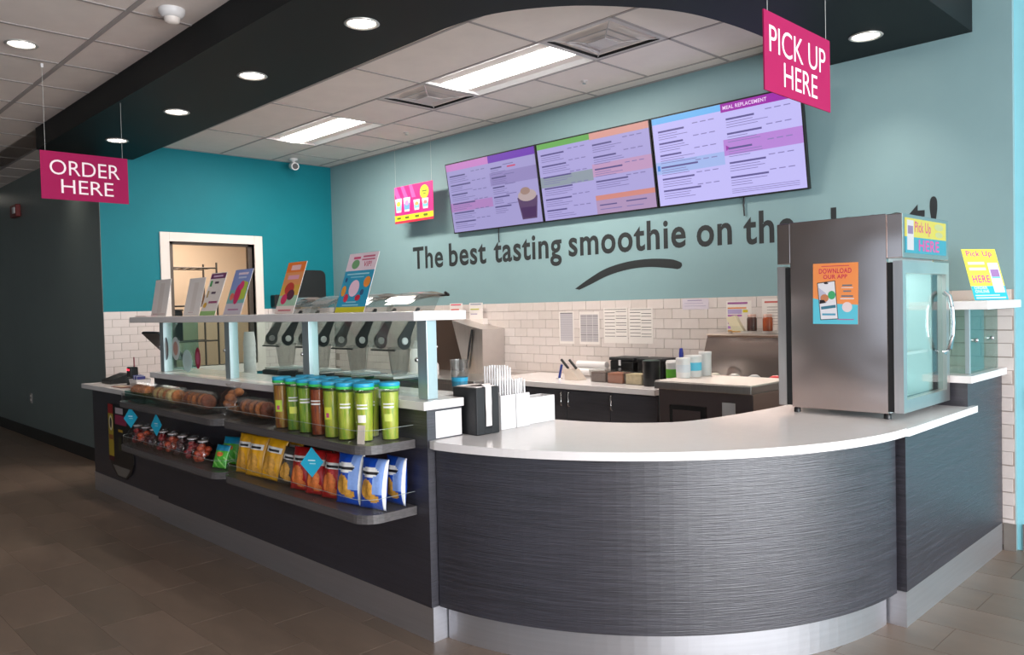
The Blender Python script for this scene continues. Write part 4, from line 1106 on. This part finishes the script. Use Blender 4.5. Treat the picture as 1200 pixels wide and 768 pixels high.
# ------------------------------------------------------------------ things on the pick-up counter
t = thing('napkin_dispenser', 'black napkin dispenser with white napkins hanging out', 'napkin dispenser', (-2.875, 2.563, ZCT + .001))
m_nap = mat('napkin_paper', (236, 226, 222), 0.8)
MB().box(-.085, .078, -.072, .072, 0.0, .225).box(.078, .085, -.072, -.018, 0, .225).box(.078, .085, .022, .072, 0, .225).box(.078, .085, -.018, .022, 0, .03).build('case', m_black_m, t, 0.003)
nb = MB()
prof = [(-.02, .229), (.03, .236), (.07, .24), (.088, .225), (.0885, .15), (.0885, .10), (.0885, .04)]
vs = []
for (x, z), wv in zip(prof, (.055, .05, .03, .018, .019, .017, .018)):
    vs += [(x, -wv + .002, z), (x, wv + .002, z)]
nb.add(vs, [(2 * i, 2 * i + 2, 2 * i + 3, 2 * i + 1) for i in range(len(prof) - 1)], 0, True)
nb.add([(a - .0015, b, c - .0015) for a, b, c in vs], [(2 * i + 1, 2 * i + 3, 2 * i + 2, 2 * i) for i in range(len(prof) - 1)], 0, True)
nb.build('napkin', m_nap, t)
MB().box(-.07, .07, -.06, .06, .2255, .2285).build('napkin_stack', m_nap, t)
straw = MB().lathe([(0.0042, 0), (0.0042, 0.0005), (0.0042, 0.3)], n=8).mesh('straw', mat('straw_paper', (240, 238, 238), 0.6))
for (y0, y1, hs, lb) in ((2.682, 2.784, 0.315, 'white straw box beside the black napkin dispenser'), (2.789, 2.884, 0.245, 'white straw box with shorter straws next to the bare upstand')):
    t = thing('straw_box', lb, 'straw box', (-2.90, (y0 + y1) / 2, ZCT + .001))
    d = (y1 - y0) / 2; e = .004
    b = MB().box(-.073, .073, -d, d, 0, e); H = .168
    b.box(-.073, .073, -d, -d + e, e, H); b.box(-.073, .073, d - e, d, e, H); b.box(-.073, -.073 + e, -d + e, d - e, e, H); b.box(.073 - e, .073, -d + e, d - e, e, H)
    b.build('box', m_white, t)
    n = 0
    for i in range(7):
        for j in range(5):
            if random.random() < .2: continue
            x = -.055 + i * .018; y = -d + .016 + j * (2 * d - .032) / 4
            o = place('straw', straw, None, loc=(-2.90 + x, (y0 + y1) / 2 + y, ZCT + .006), rot=(0, 0, 0))
            k = (hs - random.uniform(0, .02) - .006) / .3
            o.scale = (1, 1, k)
            tag(o, 'wrapped white straw standing in the taller straw bundle' if hs > .3 else 'wrapped white straw standing in the shorter straw bundle', 'straw', 'straws in the taller bundle' if hs > .3 else 'straws in the shorter bundle')
t = thing('counter_bin', 'plain low white bin at the inner corner of the counter', 'bin', (-2.90, 3.0, ZCT + .001))
b = MB().box(-.05, .05, -.095, .095, 0, .004).box(.045, .05, -.095, .095, .004, .135).box(-.05, -.045, -.095, .095, .004, .135).box(-.045, .045, -.095, -.09, .004, .135).box(-.045, .045, .09, .095, .004, .135)
b.build('body', m_white, t)
MB().box(-.044, .044, -.088, .088, .05, .06).build('liner', m_steel_b, t)

# ------------------------------------------------------------------ printed cards on the sneeze guard shelf
ZSH = 1.531
def card(x, y, w, h, label, items, col=(226, 218, 212), tilt=19, foot=True, d=0.10):
    t = thing('display_card', label, 'display card', (x, y, ZSH))
    p = bpy.data.objects.new('card', None); C.objects.link(p); p.parent = t; p.rotation_euler = (R(-tilt), 0, 0)
    MB().box(0, w, -0.002, 0, 0.001, h).build('sheet', flat(col), p)
    MB().box(0, w, 0.0, 0.003, 0.001, h).build('holder', m_plexi, p)
    printed(p, [((i[0],) + tuple(v * (w if k % 2 == 0 else h) for k, v in enumerate(i[1:5])) + (i[5],)) if i[0] in ('rect', 'ell') else (('txt', i[1]) + (i[2] * w, i[3] * h, i[4] * w, i[5] * h, i[6]) if i[0] == 'txt' else ('poly', [(a * w, b * h) for a, b in i[1]], i[2])) for i in items], base=0.0026, step=0.00004)
    MB().box(0, w, 0.0, d, 0.0, 0.003).build('foot', m_plexi, t)
    return t
W_ = (232, 226, 222)
card(-6.36, 2.33, 0.30, 0.285, 'blank white card holder at the far end of the shelf', [('rect', .36, .1, .64, .9, (220, 212, 206)), ('rect', .1, .05, .9, .08, (210, 190, 186))], W_, 10)
card(-5.75, 2.33, 0.27, 0.275, 'blank white card holder beside the purple headed flyer', [('rect', .38, .12, .64, .88, (222, 214, 208)), ('rect', .3, .08, .6, .10, (206, 180, 176))], W_, 13)
card(-5.47, 2.33, 0.245, 0.31, 'white flyer with a purple heading and small drink pictures', [('rect', .03, .86, .97, .98, (110, 50, 100)), ('rect', .2, .90, .8, .94, (206, 180, 206)), ('rect', .1, .68, .24, .82, (60, 150, 80)), ('rect', .4, .74, .65, .79, (80, 60, 80)),
     ('rect', .1, .42, .2, .58, (180, 150, 90)), ('rect', .36, .50, .64, .55, (80, 60, 80)), ('ell', .17, .24, .11, .06, (220, 170, 60)), ('rect', .36, .28, .9, .33, (150, 70, 110)), ('rect', 0, 0, 1, .1, (150, 190, 120))])
card(-5.10, 2.33, 0.25, 0.315, 'blue and green flyer with a pink smoothie picture', [('rect', 0, .55, 1, 1, (130, 150, 206)), ('rect', 0, .25, 1, .55, (120, 176, 176)), ('rect', 0, 0, 1, .25, (196, 190, 200)), ('poly', [(.5, .3), (.95, .35), (.95, .7), (.6, .75)], (176, 196, 70)),
     ('ell', .5, .45, .17, .22, (206, 40, 100)), ('ell', .62, .64, .13, .10, (220, 60, 120)), ('ell', .22, .4, .12, .08, (226, 110, 90)), ('rect', .25, .88, .8, .93, (226, 206, 220)), ('rect', .3, .80, .75, .84, (190, 200, 226)), ('rect', .2, .1, .8, .13, (170, 110, 150))])
card(-4.40, 2.33, 0.215, 0.325, 'orange flyer with red fruit picture', [('rect', 0, .8, 1, 1, (230, 120, 40)), ('rect', 0, .55, 1, .8, (226, 150, 90)), ('rect', 0, .35, 1, .55, (214, 170, 70)), ('rect', 0, .15, 1, .35, (160, 196, 170)), ('rect', 0, 0, 1, .15, (222, 206, 200)),
     ('rect', .25, .84, .75, .94, (236, 190, 190)), ('rect', .2, .66, .8, .74, (226, 160, 180)), ('ell', .45, .48, .25, .12, (190, 60, 50)), ('ell', .6, .36, .2, .1, (90, 40, 60)), ('ell', .3, .28, .16, .1, (206, 50, 100)), ('rect', .15, .05, .85, .08, (206, 120, 130))])
card(-3.735, 2.33, 0.275, 0.335, 'teal VIP flyer with fruit around a white oval', [('rect', 0, 0, 1, .09, (206, 200, 40)), ('rect', 0, .09, 1, .70, (30, 150, 186)), ('rect', 0, .70, 1, 1, (226, 206, 216)), ('ell', .3, .81, .13, .08, (110, 160, 110)), ('rect', .18, .90, .42, .94, (206, 80, 120)),
     ('rect', .5, .92, .9, .95, (190, 90, 120)), ('rect', .48, .87, .92, .895, (190, 90, 120)), ('txt', 'VIP!', .58, .76, .84, .85, (190, 60, 100)), ('rect', .1, .63, .85, .655, (150, 206, 220)), ('rect', .25, .58, .7, .60, (130, 196, 214)),
     ('ell', .46, .40, .17, .14, (232, 196, 214)), ('ell', .12, .36, .08, .09, (220, 150, 50)), ('ell', .85, .50, .11, .09, (230, 140, 50)), ('ell', .26, .24, .08, .07, (206, 40, 70)), ('ell', .66, .24, .09, .05, (200, 30, 60)), ('ell', .76, .33, .06, .05, (40, 80, 120)), ('ell', .12, .55, .04, .04, (30, 80, 130)),
     ('rect', .3, .16, .65, .18, (150, 206, 220)), ('rect', .2, .11, .75, .13, (150, 206, 220))])
t = thing('leaflet_pile', 'small pile of pink and white leaflets at the shelf end', 'leaflets', (-6.40, 2.23, ZSH))
for k, c in enumerate(((206, 170, 166), (226, 216, 212), (190, 140, 150))): MB().box(-.03 - .01 * k, .20 - .02 * k, .01, .09, .003 * k, .003 * k + .0025).build('leaflet', flat(c), t)

# ------------------------------------------------------------------ blenders with open clear hoods
def blender(x, label):
    t = thing('blender', label, 'blender', (x, 2.92, 0.926), group='blenders behind the glass')
    MB().box(-.115, .115, -.14, .16, 0, .20).build('base', m_black, t, 0.015, 3)
    MB().box(-.10, .10, -.12, .10, .201, .215).build('deck', m_steel_b, t)
    MB().lathe([(.055, .216), (.065, .24), (.085, .38), (.088, .385)], 0, 0, 4, cap=False).build('jar', m_smoke, t)
    # open hood leaning back: clear walls
    hood = MB()
    A = [(-.118, -.12, .375), (.118, -.12, .375), (.118, .06, .375), (-.118, .06, .375)]
    B = [(-.118, .02, .66), (.118, .02, .66), (.118, .24, .70), (-.118, .24, .70)]
    hood.add(A + B, [(0, 1, 5, 4), (1, 2, 6, 5), (2, 3, 7, 6), (3, 0, 4, 7), (4, 5, 6, 7)])
    h = hood.build('hood', m_smoke, t)
    lid = MB(); n = 8
    for s_ in (0,):
        rows_ = []
        for k in range(n + 1):
            u = k / n; y = -.01 + .28 * u; z = .665 + .04 * u + .035 * math.sin(math.pi * u)
            rows_ += [(-.122, y, z), (.122, y, z)]
        lid.add(rows_, [(2 * k, 2 * k + 1, 2 * k + 3, 2 * k + 2) for k in range(n)], 0, True)
        lid.add([(a, b, c - .02) for a, b, c in rows_], [(2 * k + 1, 2 * k, 2 * k + 2, 2 * k + 3) for k in range(n)], 0, True)
    lid.build('hood_lid', glass('lid_clear', (206, 206, 206), .22, .08, .18), h)
    MB().tube([(-.125, .27, .715), (-.125, .30, .70), (.125, .30, .70), (.125, .27, .715)], .009, 6).build('rim', m_black, h)
    MB().tube([(-.122, -.12, .372), (.122, -.12, .372)], .006, 6).build('rim', m_black, h)
    for s_ in (-1, 1):
        n = 14; c = (-.05, .425); pts = []
        for k in range(n + 1):
            a = R(160 + 220 * k / n); pts.append((c[0] + .048 * math.cos(a), c[1] + .052 * math.sin(a)))
        pts += [(.075, .62), (.055, .625)]
        MB().prism_x(pts, s_ * .121 - .004, s_ * .121 + .004).build('hinge_arm', m_black, t)
        MB().lathe([(.022, 0), (.022, .006), (.018, .008)], n=14).build('hinge_cap', flat((200, 198, 196)), t, loc=(s_ * .121 + .0045, c[0], c[1]), rot=(0, R(90), 0))
blender(-5.36, 'clear hooded blender beside the second metal post, far end of the row')
blender(-4.88, 'clear hooded blender partly behind the third metal post')
blender(-4.42, 'clear hooded blender between two others, under the teal VIP flyer')
blender(-3.97, 'clear hooded blender at the near end of the row')
t = thing('paper_cup_stack', 'tall stack of white paper cups behind the first glass pane', 'cup stack', (-6.0, 2.95, .926))
for k in range(9): MB().lathe([(.052, .0 + k * .045), (.05, .004 + k * .045), (.038, .105 + k * .045)], n=18).build('cup', m_white, t)
t = thing('topping_tray', 'dark topping tray on the worktop behind the glass', 'tray', (-5.0, 2.70, .926))
MB().box(-.3, .3, -.07, .07, 0, .06).build('pan', m_black_m, t, .008)
MB().box(-.28, .28, -.06, .06, .061, .068).build('rim', m_steel_b, t)
t = thing('clear_cup_stack', 'stack of clear cups with blue print behind the napkin dispenser', 'cup stack', (-3.42, 2.93, .926))
MB().lathe([(.036, .0), (.037, .01), (.052, .325)], n=20, cap=False).build('cups', m_smoke, t)
MB().lathe([(.0445, .175), (.0475, .225)], n=20, cap=False).build('blue_print', flat((50, 180, 226)), t)
MB().lathe([(.0395, .06), (.0425, .12)], n=20, cap=False).build('green_print', flat((120, 180, 60)), t)

# ------------------------------------------------------------------ back counter and cabinets
XA, XBK = -5.18, -3.37
o = MB().box(XA, XBK, 4.72, 5.452, 0.876, 0.92).build('back_worktop', m_quartz, None, 0.003); tag(o, 'long white worktop along the tiled back wall', 'worktop')
def cabinet(x0, x1, doors, label):
    t = thing('base_cabinet', label, 'cabinet', ((x0 + x1) / 2, 5.1, 0))
    c = (x0 + x1) / 2
    MB().box(x0 - c + .001, x1 - c - .001, -.33, .34, .1, .875).build('body', m_cab, t)
    MB().box(x0 - c + .02, x1 - c - .02, -.27, .3, 0, .1).build('plinth', m_black_m, t)
    for a, b, hx in doors:
        d = MB().box(a - c + .003, b - c - .003, -.352, -.332, .11, .865).build('door', m_cab, t, .002)
        MB().tube([(hx - c, -.353, .855 - .005), (hx - c, -.375, .848), (hx - c, -.375, .745), (hx - c, -.353, .738)], .006, 8).build('handle', m_chrome, d)
cabinet(-5.18, -4.70, [(-5.18, -4.70, -4.75)], 'dark single door cabinet hidden behind the straw boxes')
cabinet(-4.70, -3.80, [(-4.70, -4.243, -4.28), (-4.243, -3.80, -4.205)], 'dark double door cabinet with paired bar handles')
cabinet(-3.80, -3.37, [(-3.80, -3.37, -3.775)], 'dark single door cabinet beside the steel prep table')
# prep table
t = thing('prep_table', 'stainless prep table with raised lid beside the back worktop', 'prep table', (-2.915, 4.97, 0))
c = -2.915
MB().box(-.355, .365, -.34, .47, .12, .945).build('body', m_steel, t, .004)
MB().box(-.368, .372, -.375, .20, .947, .997).build('top', m_steel_b, t, .004)
MB().box(-.363, .367, -.37, .19, .9975, 1.003).build('cutting_board', mat('cutting_board', (222, 210, 200), .5), t)
MB().box(-.26, .02, -.352, -.342, .45, .84).build('door_frame', m_rubber, t)
MB().box(-.23, -.01, -.358, -.352, .48, .81).build('door_panel', m_steel, t)
MB().box(.145, .24, -.3425, -.341, .77, .88).build('placard', flat((206, 204, 204)), t)
MB().box(-.36, .37, .205, .47, .947, .985).build('pan_well', m_black, t)
for k in range(4): MB().lathe([(.035, .986), (.04, 1.0), (.02, 1.012)], -.27 + k * .16, .26, 12).build('pan_lid', flat(((214, 206, 190), (200, 196, 190), (190, 190, 190), (220, 50, 56))[k]), t)
lid = MB().prism_x([(.30, .99), (.315, .985), (.44, 1.28), (.425, 1.285)], -.43, .37).build('lid', m_steel, t)
MB().box(-.43, .37, .405, .455, 1.286, 1.296).build('lid_edge', mat('lid_edge', (226, 206, 192), .4), lid)
for x in (-.33, .33):
    for y in (-.3, .42): MB().lathe([(.025, 0), (.02, .02), (.02, .12)], x, y, 10).build('leg', m_steel_b, t)
# syrup shelf and bottles
t = thing('syrup_shelf', 'narrow clear shelf with syrup bottles above the prep table', 'shelf', (-2.85, 5.36, 1.315))
MB().box(-.36, .3, -.05, .09, 0, .006).build('board', m_plexi, t); MB().box(-.36, .3, -.055, -.05, 0, .045).build('lip', m_plexi, t)
for x in (-.34, .28): MB().box(x, x + .02, .085, .096, -.06, .0).build('bracket', m_steel_b, t)
for x, cc, lb in ((-2.955, (74, 46, 40), 'dark brown syrup bottle above the prep table'), (-2.83, (150, 70, 36), 'copper coloured syrup bottle above the prep table'), (-2.71, (206, 140, 60), 'amber syrup bottle next to the fridge')):
    t = thing('syrup_bottle', lb, 'bottle', (x, 5.37, 1.322))
    MB().lathe([(.034, 0), (.036, .01), (.036, .09), (.03, .10)], n=16).build('body', mat('syrup_%d' % cc[0], cc, .25), t)
    MB().lathe([(.031, .1005), (.031, .118), (.026, .122)], n=14).build('cap', flat((190, 150, 136)), t)
t = thing('paper_bag_roll', 'cream paper bag leaning on the syrup shelf', 'paper bag', (-3.10, 5.36, 1.322))
MB().prism_y([(.0, .0), (.09, .0), (.02, .115), (-.05, .10)], -.02, .02).build('bag', flat((222, 208, 176)), t)
# containers on the back worktop
ZW = .921
def bin_(x, y, w, col, label, h=.10):
    t = thing('food_bin', label, 'container', (x, y, ZW))
    k = .88
    f = MB(); A = [(-w * k, -.07, 0), (w * k, -.07, 0), (w * k, .07, 0), (-w * k, .07, 0)]; B = [(-w, -.08, h), (w, -.08, h), (w, .08, h), (-w, .08, h)]
    f.add(A + B, [(3, 2, 1, 0), (0, 1, 5, 4), (1, 2, 6, 5), (2, 3, 7, 6), (3, 0, 4, 7)]); f.build('tub', m_smoke, t)
    MB().box(-w * .86, w * .86, -.062, .062, .003, h * .8).build('contents', mat('food_%d' % col[0], col, .6, vary=.15, vscale=(40, 40, 40)), t)
    MB().box(-w * 1.03, w * 1.03, -.083, .083, h + .001, h + .01).build('lid', m_plexi, t)
bin_(-4.08, 5.02, .085, (120, 100, 92), 'clear food bin of grey brown topping')
bin_(-3.895, 5.0, .085, (176, 112, 84), 'clear food bin of caramel coloured topping')
bin_(-3.71, 4.99, .085, (220, 200, 160), 'clear food bin of cream coloured topping')
for x, lb in ((-4.02, 'black lidded tub behind the brown food bin'), (-3.74, 'black lidded tub behind the cream food bin')):
    t = thing('black_tub', lb, 'tub', (x, 5.28, ZW))
    MB().box(-.12, .12, -.10, .10, 0, .16).build('tub', m_black, t, .012); MB().box(-.125, .125, -.105, .105, .161, .185).build('lid', m_black_m, t, .005)
    MB().box(-.02, .0, -.112, -.106, .12, .165).build('clip', m_white, t)
t = thing('film_roll', 'white wrap rolls stacked before the tiled wall', 'wrap roll', (-4.42, 5.32, ZW))
for k in range(3): MB().tube([(-.17, (0, -.0, .0)[k] - .06 + .065 * k, .045), (.17, -.06 + .065 * k, .045)], .032, 14).build('roll', m_white, t)
MB().tube([(-.16, -.03, .105), (.16, -.03, .105)], .032, 14).build('roll', m_white, t)
t = thing('black_canister', 'tall black canister standing before the white tubs', 'canister', (-3.545, 4.93, ZW))
MB().lathe([(.06, 0), (.062, .01), (.066, .185), (.068, .19)], n=22).build('body', m_black, t); MB().lathe([(.064, .191), (.05, .196)], n=20).build('lid', mat('dark_green', (30, 60, 50), .4), t)
def jar(x, y, r, h, band, label, z=ZW, cap=.02):
    t = thing('white_tub', label, 'tub', (x, y, z))
    MB().lathe([(r * .96, 0), (r, .008), (r, h)], n=20).build('body', m_white, t)
    MB().lathe([(r * 1.03, h + .0005), (r * 1.05, h + .006), (r * 1.05, h + cap), (r, h + cap + .004)], n=20).build('lid', m_white, t)
    if band: MB().lathe([(r + .0008, h * .35), (r + .0008, h * .8)], n=20, cap=False).build('label', flat(band), t)
jar(-3.47, 5.10, .05, .15, (96, 170, 50), 'white tub with a green label by the black canister')
jar(-3.455, 5.35, .07, .17, None, 'wide plain white tub at the back beside the prep table')
jar(-3.555, 5.23, .05, .15, (170, 190, 214), 'white tub with a pale blue label')
jar(-3.21, 4.98, .058, .13, (90, 190, 220), 'white tub with a teal label on the prep table', 1.004)
jar(-3.19, 5.105, .045, .15, None, 'small white tub behind the teal labelled one', 1.004)
jar(-3.21, 4.85, .05, .12, (206, 210, 216), 'white tub on the front of the prep table', 1.004)
t = thing('spray_bottle', 'blue topped spray bottle among the white tubs', 'bottle', (-3.572, 5.37, ZW))
MB().lathe([(.035, 0), (.036, .12), (.015, .16)], n=14).build('body', m_white, t); MB().lathe([(.016, .161), (.018, .22), (.012, .26)], n=12).build('head', flat((40, 50, 150)), t)
t = thing('knife_rack', 'pale knife rack with black handled knives on the worktop', 'knife rack', (-4.40, 5.02, ZW))
MB().prism_y([(-.05, 0), (.10, 0), (.02, .09), (-.07, .09)], -.05, .05).build('block', flat((206, 190, 176)), t)
for x in (-.04, .05): MB().tube([(x, -.02, .095), (x - .075, -.02, .165)], .011, 8).build('knife_handle', m_black, t)
t = thing('blue_scraper', 'blue handled scraper standing by the knives', 'utensil', (-4.56, 5.02, ZW))
MB().lathe([(.03, 0), (.03, .006)], n=14).build('foot', m_chrome, t); MB().tube([(0, 0, .007), (.03, 0, .12)], .011, 8).build('handle', flat((36, 60, 140)), t)

# ------------------------------------------------------------------ sink station left of the worktop
t = thing('sink_station', 'stainless sink station with tall side splash by the tiled wall', 'sink', (-5.85, 5.0, 0))
MB().box(-.70, .64, -.36, .45, .1, .86).build('body', m_steel_b, t, .004)
MB().box(-.72, .655, -.39, .452, .862, .90).build('rim', m_steel_b, t, .004)
MB().prism_y([(-.09, .902), (.17, .902), (.18, 1.33), (.0, 1.36), (-.27, 1.42)], .16, .452).build('side_splash', m_steel_b, t)
MB().prism_y([(-.70, .902), (-.10, .902), (-.285, 1.42), (-.70, 1.42)], .30, .452).build('dark_recess', mat('recess_dark_brown', (62, 48, 40), .4), t)  # solid block, the dark of the recess is painted in as brown
MB().tube([(.04, .15, 1.33), (.01, .145, 1.2), (-.04, .14, .95)], .01, 8).build('hose', m_black, t)
MB().box(-.66, .60, -.3, .1, .0, .1).build('plinth', m_black_m, t)
for x, lb in ((-6.03, 'clear soap pump bottle beside the sink splash'), (-6.17, 'amber soap pump bottle by the metal post')):
    t = thing('pump_bottle', lb, 'bottle', (x, 4.85, .901))
    MB().lathe([(.04, 0), (.042, .01), (.042, .10), (.015, .14), (.012, .16)], n=16).build('body', m_white if x > -6.1 else flat((206, 176, 130)), t)
    MB().tube([(0, 0, .161), (0, 0, .27), (.05, -.0, .275)], .008, 8).build('pump', m_white, t)
t = thing('white_jug', 'tall white jug behind the near metal post', 'jug', (-6.32, 4.85, .901))
MB().lathe([(.06, 0), (.062, .02), (.062, .2), (.03, .27), (.022, .30)], n=18).build('body', m_white, t)
MB().lathe([(.024, .3005), (.024, .325)], n=14).build('cap', m_white, t)
for x, cols, lb in ((-6.36, ((206, 60, 90), (200, 70, 60), (120, 180, 70)), 'white wall pocket holding sheets with pink and green lines'), (-6.05, ((150, 150, 170), (190, 190, 80), (170, 160, 180)), 'round white wall pocket holding a few leaflets')):
    t = thing('wall_pocket', lb, 'wall pocket', (x, YB - .0125, 1.26))
    n = 10; pts = [(-.14, .17)] + [(.14 * math.cos(R(180 + 180 * k / n)), .10 + .10 * math.sin(R(180 + 180 * k / n))) for k in range(n + 1)] + [(.14, .17)]
    MB().prism_y(pts, -.07, -.001).build('pocket', mat('pocket_white', (218, 208, 202), .4), t, .003)
    q = MB().box(-.10, .10, -.035, -.03, .1705, .33).build('sheet', flat((224, 216, 212)), t)
    for k, cc in enumerate(cols): MB().box(-.08, .08 - .03 * k, -.0365, -.0355, .31 - .05 * k, .322 - .05 * k).build('print', flat(cc), q)
# black dispensers on the turquoise wall
t = thing('towel_dispenser', 'black rounded paper towel dispenser on the turquoise wall', 'dispenser', (XL + .001, 5.02, 1.60))
MB().prism_x([(y - .20, z) for y, z in rrect(.40, .44, .07)], .0, .22).build('case', m_black, t, .015, 3)
MB().box(.03, .19, -.13, .13, -.02, -.001).build('paper', flat((190, 160, 120)), t)
t = thing('soap_dispenser', 'small black soap dispenser beside the towel dispenser', 'dispenser', (XL + .001, 4.67, 1.60))
MB().prism_x([(y - .07, z) for y, z in rrect(.14, .15, .02)], 0, .1).build('case', m_black, t, .008)
MB().box(.1, .104, .0, .03, .05, .07).build('window', flat((190, 190, 190)), t)
# kitchen rack seen through the hatch
t = thing('wire_rack', 'grey wire rack in the kitchen seen through the hatch', 'rack', (-10.2, 4.05, 0))
for z in (1.2, 1.65, 2.13):
    s = MB()
    for k in range(9): s.tube([(-.2, -.42 + k * .105, z), (.2, -.42 + k * .105, z)], .005, 5)
    for x in (-.2, .2): s.tube([(x, -.45, z), (x, .45, z)], .011, 6)
    s.build('wire_shelf', m_rail, t)
for x in (-.2, .2):
    for y in (-.45, .45): MB().tube([(x, y, 0), (x, y, 2.2)], .013, 8).build('post', m_rail, t)
t = thing('black_bin', 'tall black box on the rack seen between white cards', 'bin', (-10.2, 3.95, 1.207)); MB().box(-.1, .1, -.14, .14, 0, .38).build('body', m_black, t, .01)
MB().box(-.105, .105, -.145, .145, .381, .40).build('lid', m_black_m, t)
t = thing('hanging_bottle', 'brown bottle on the kitchen rack seen above the blue flyer', 'bottle', (-10.2, 4.36, 1.66)); MB().lathe([(.05, 0), (.05, .17), (.02, .23), (.018, .28)], n=14).build('body', flat((110, 76, 50)), t); MB().lathe([(.02, .281), (.02, .30)], n=10).build('cap', m_black, t)

# ------------------------------------------------------------------ order point
ZO = .941
t = thing('pos_terminal', 'black point of sale screen tilted on its stand', 'terminal', (-6.98, 2.66, ZO))
MB().lathe([(.09, 0), (.09, .015), (.02, .03), (.018, .16)], n=20).build('stand', m_black, t)
MB().box(-.18, .18, -.17, .17, -.012, .012).build('screen', m_black, t, .006, loc=(0.0, 0.0, .335), rot=(R(-46), 0, 0))
MB().tube([(0, 0, .15), (.01, 0, .32)], .018, 8).build('arm', m_black, t)
t = thing('receipt_printer', 'black receipt printer with paper curl beside the order screen', 'printer', (-6.62, 2.72, ZO))
MB().box(-.09, .09, -.11, .11, 0, .13).build('case', m_black, t, .012); MB().prism_x([(-.06, .131), (-.02, .131), (.02, .19), (.015, .195)], -.04, .04).build('paper', flat((176, 206, 204)), t)
MB().box(-.05, .05, -.1105, -.108, .07, .10).build('slot', m_rubber, t)
t = thing('card_reader', 'black wedge shaped card reader at the end of the order counter', 'card reader', (-7.62, 2.50, ZO))
MB().prism_x([(-.12, 0), (.10, 0), (.10, .075), (.04, .085), (-.12, .03)], -.11, .11).build('case', m_black, t, .006); MB().box(-.07, .07, -.0, .035, .0605, .075).build('display', m_black_m, t)
t = thing('barcode_scanner', 'black scanner with two red lights and a red tag', 'scanner', (-7.30, 2.50, ZO))
MB().lathe([(.05, 0), (.05, .012), (.015, .02), (.015, .06)], n=16).build('stand', m_black, t); MB().box(-.045, .045, -.035, .035, .061, .155).build('head', m_black, t, .01)
for x in (-.02, .02): MB().ell((x, -.037, .13), (.009, .004, .008), 8, 6).build('red_light', mat('red_led', (255, 40, 60), .4, emit=4), t)
MB().box(.03, .045, -.0, .006, .156, .24).build('red_tag', flat((150, 50, 70)), t)
t = thing('packet_basket', 'white wire basket with blue packets on the order counter', 'basket', (-6.90, 2.42, ZO))
f = MB(); A = [(-.07, -.05, 0), (.07, -.05, 0), (.07, .05, 0), (-.07, .05, 0)]; B = [(-.085, -.06, .075), (.085, -.06, .075), (.085, .06, .075), (-.085, .06, .075)]
f.add(A + B, [(3, 2, 1, 0), (0, 1, 5, 4), (1, 2, 6, 5), (2, 3, 7, 6), (3, 0, 4, 7)]); f.build('basket', m_white, t)
for k in range(6): MB().box(-.055 + k * .018, -.05 + k * .018, -.035, .03, .03, .105 - .004 * (k % 3)).build('packet', flat(((80, 90, 150), (200, 200, 214), (70, 70, 140))[k % 3]), t)
t = thing('counter_card', 'small teal card standing at the ledge end of the order counter', 'card', (-6.42, 2.42, ZO), (R(-14), R(12), 0)); MB().box(-.045, .045, -.002, .002, 0.001, .11).build('sheet', m_tag, t); MB().box(-.03, .03, -.003, -.002, .02, .025).build('print', flat((150, 210, 220)), t)
t = thing('menu_leaflet', 'flat red edged leaflet on the order counter', 'leaflet', (-7.15, 2.36, ZO)); MB().box(-.12, .12, -.05, .05, 0, .003).build('sheet', flat((150, 90, 70)), t); MB().box(-.10, .06, -.03, .03, .003, .0035).build('print', flat((200, 180, 150)), t)
# hanging product display on the order counter front
t = thing('product_display', 'black hanging product card with yellow strip on the order counter front', 'display', (-7.27, 2.283, .20))
n = 10
K1 = 1.3
board = [(x * K1, z) for x, z in [(.0, .14), (.05, .06), (.14, .0), (.30, .0), (.39, .06), (.44, .14), (.44, .60), (.0, .60)]]
MB().prism_y(board, -.004, 0).build('board', m_black, t)
printed(t, [('poly', [(.06 * K1, .09), (.15 * K1, .01), (.29 * K1, .01), (.38 * K1, .09)], (110, 104, 98)), ('rect', .0, .16, .12, .52, (176, 150, 40)), ('rect', .0, .52, .12, .60, (150, 24, 30)), ('ell', .06, .44, .045, .065, (226, 216, 180)), ('ell', .06, .44, .025, .045, (40, 30, 24)), ('rect', .01, .30, .11, .34, (140, 80, 40)), ('rect', .0, .12, .12, .16, (80, 24, 30)),
            ('rect', .18, .53, .36, .58, (190, 180, 186)), ('rect', .17, .44, .44, .52, (150, 44, 80)), ('rect', .24, .38, .34, .40, (190, 150, 40)), ('rect', .24, .22, .30, .34, (56, 58, 34))], base=.0045, step=.0001)
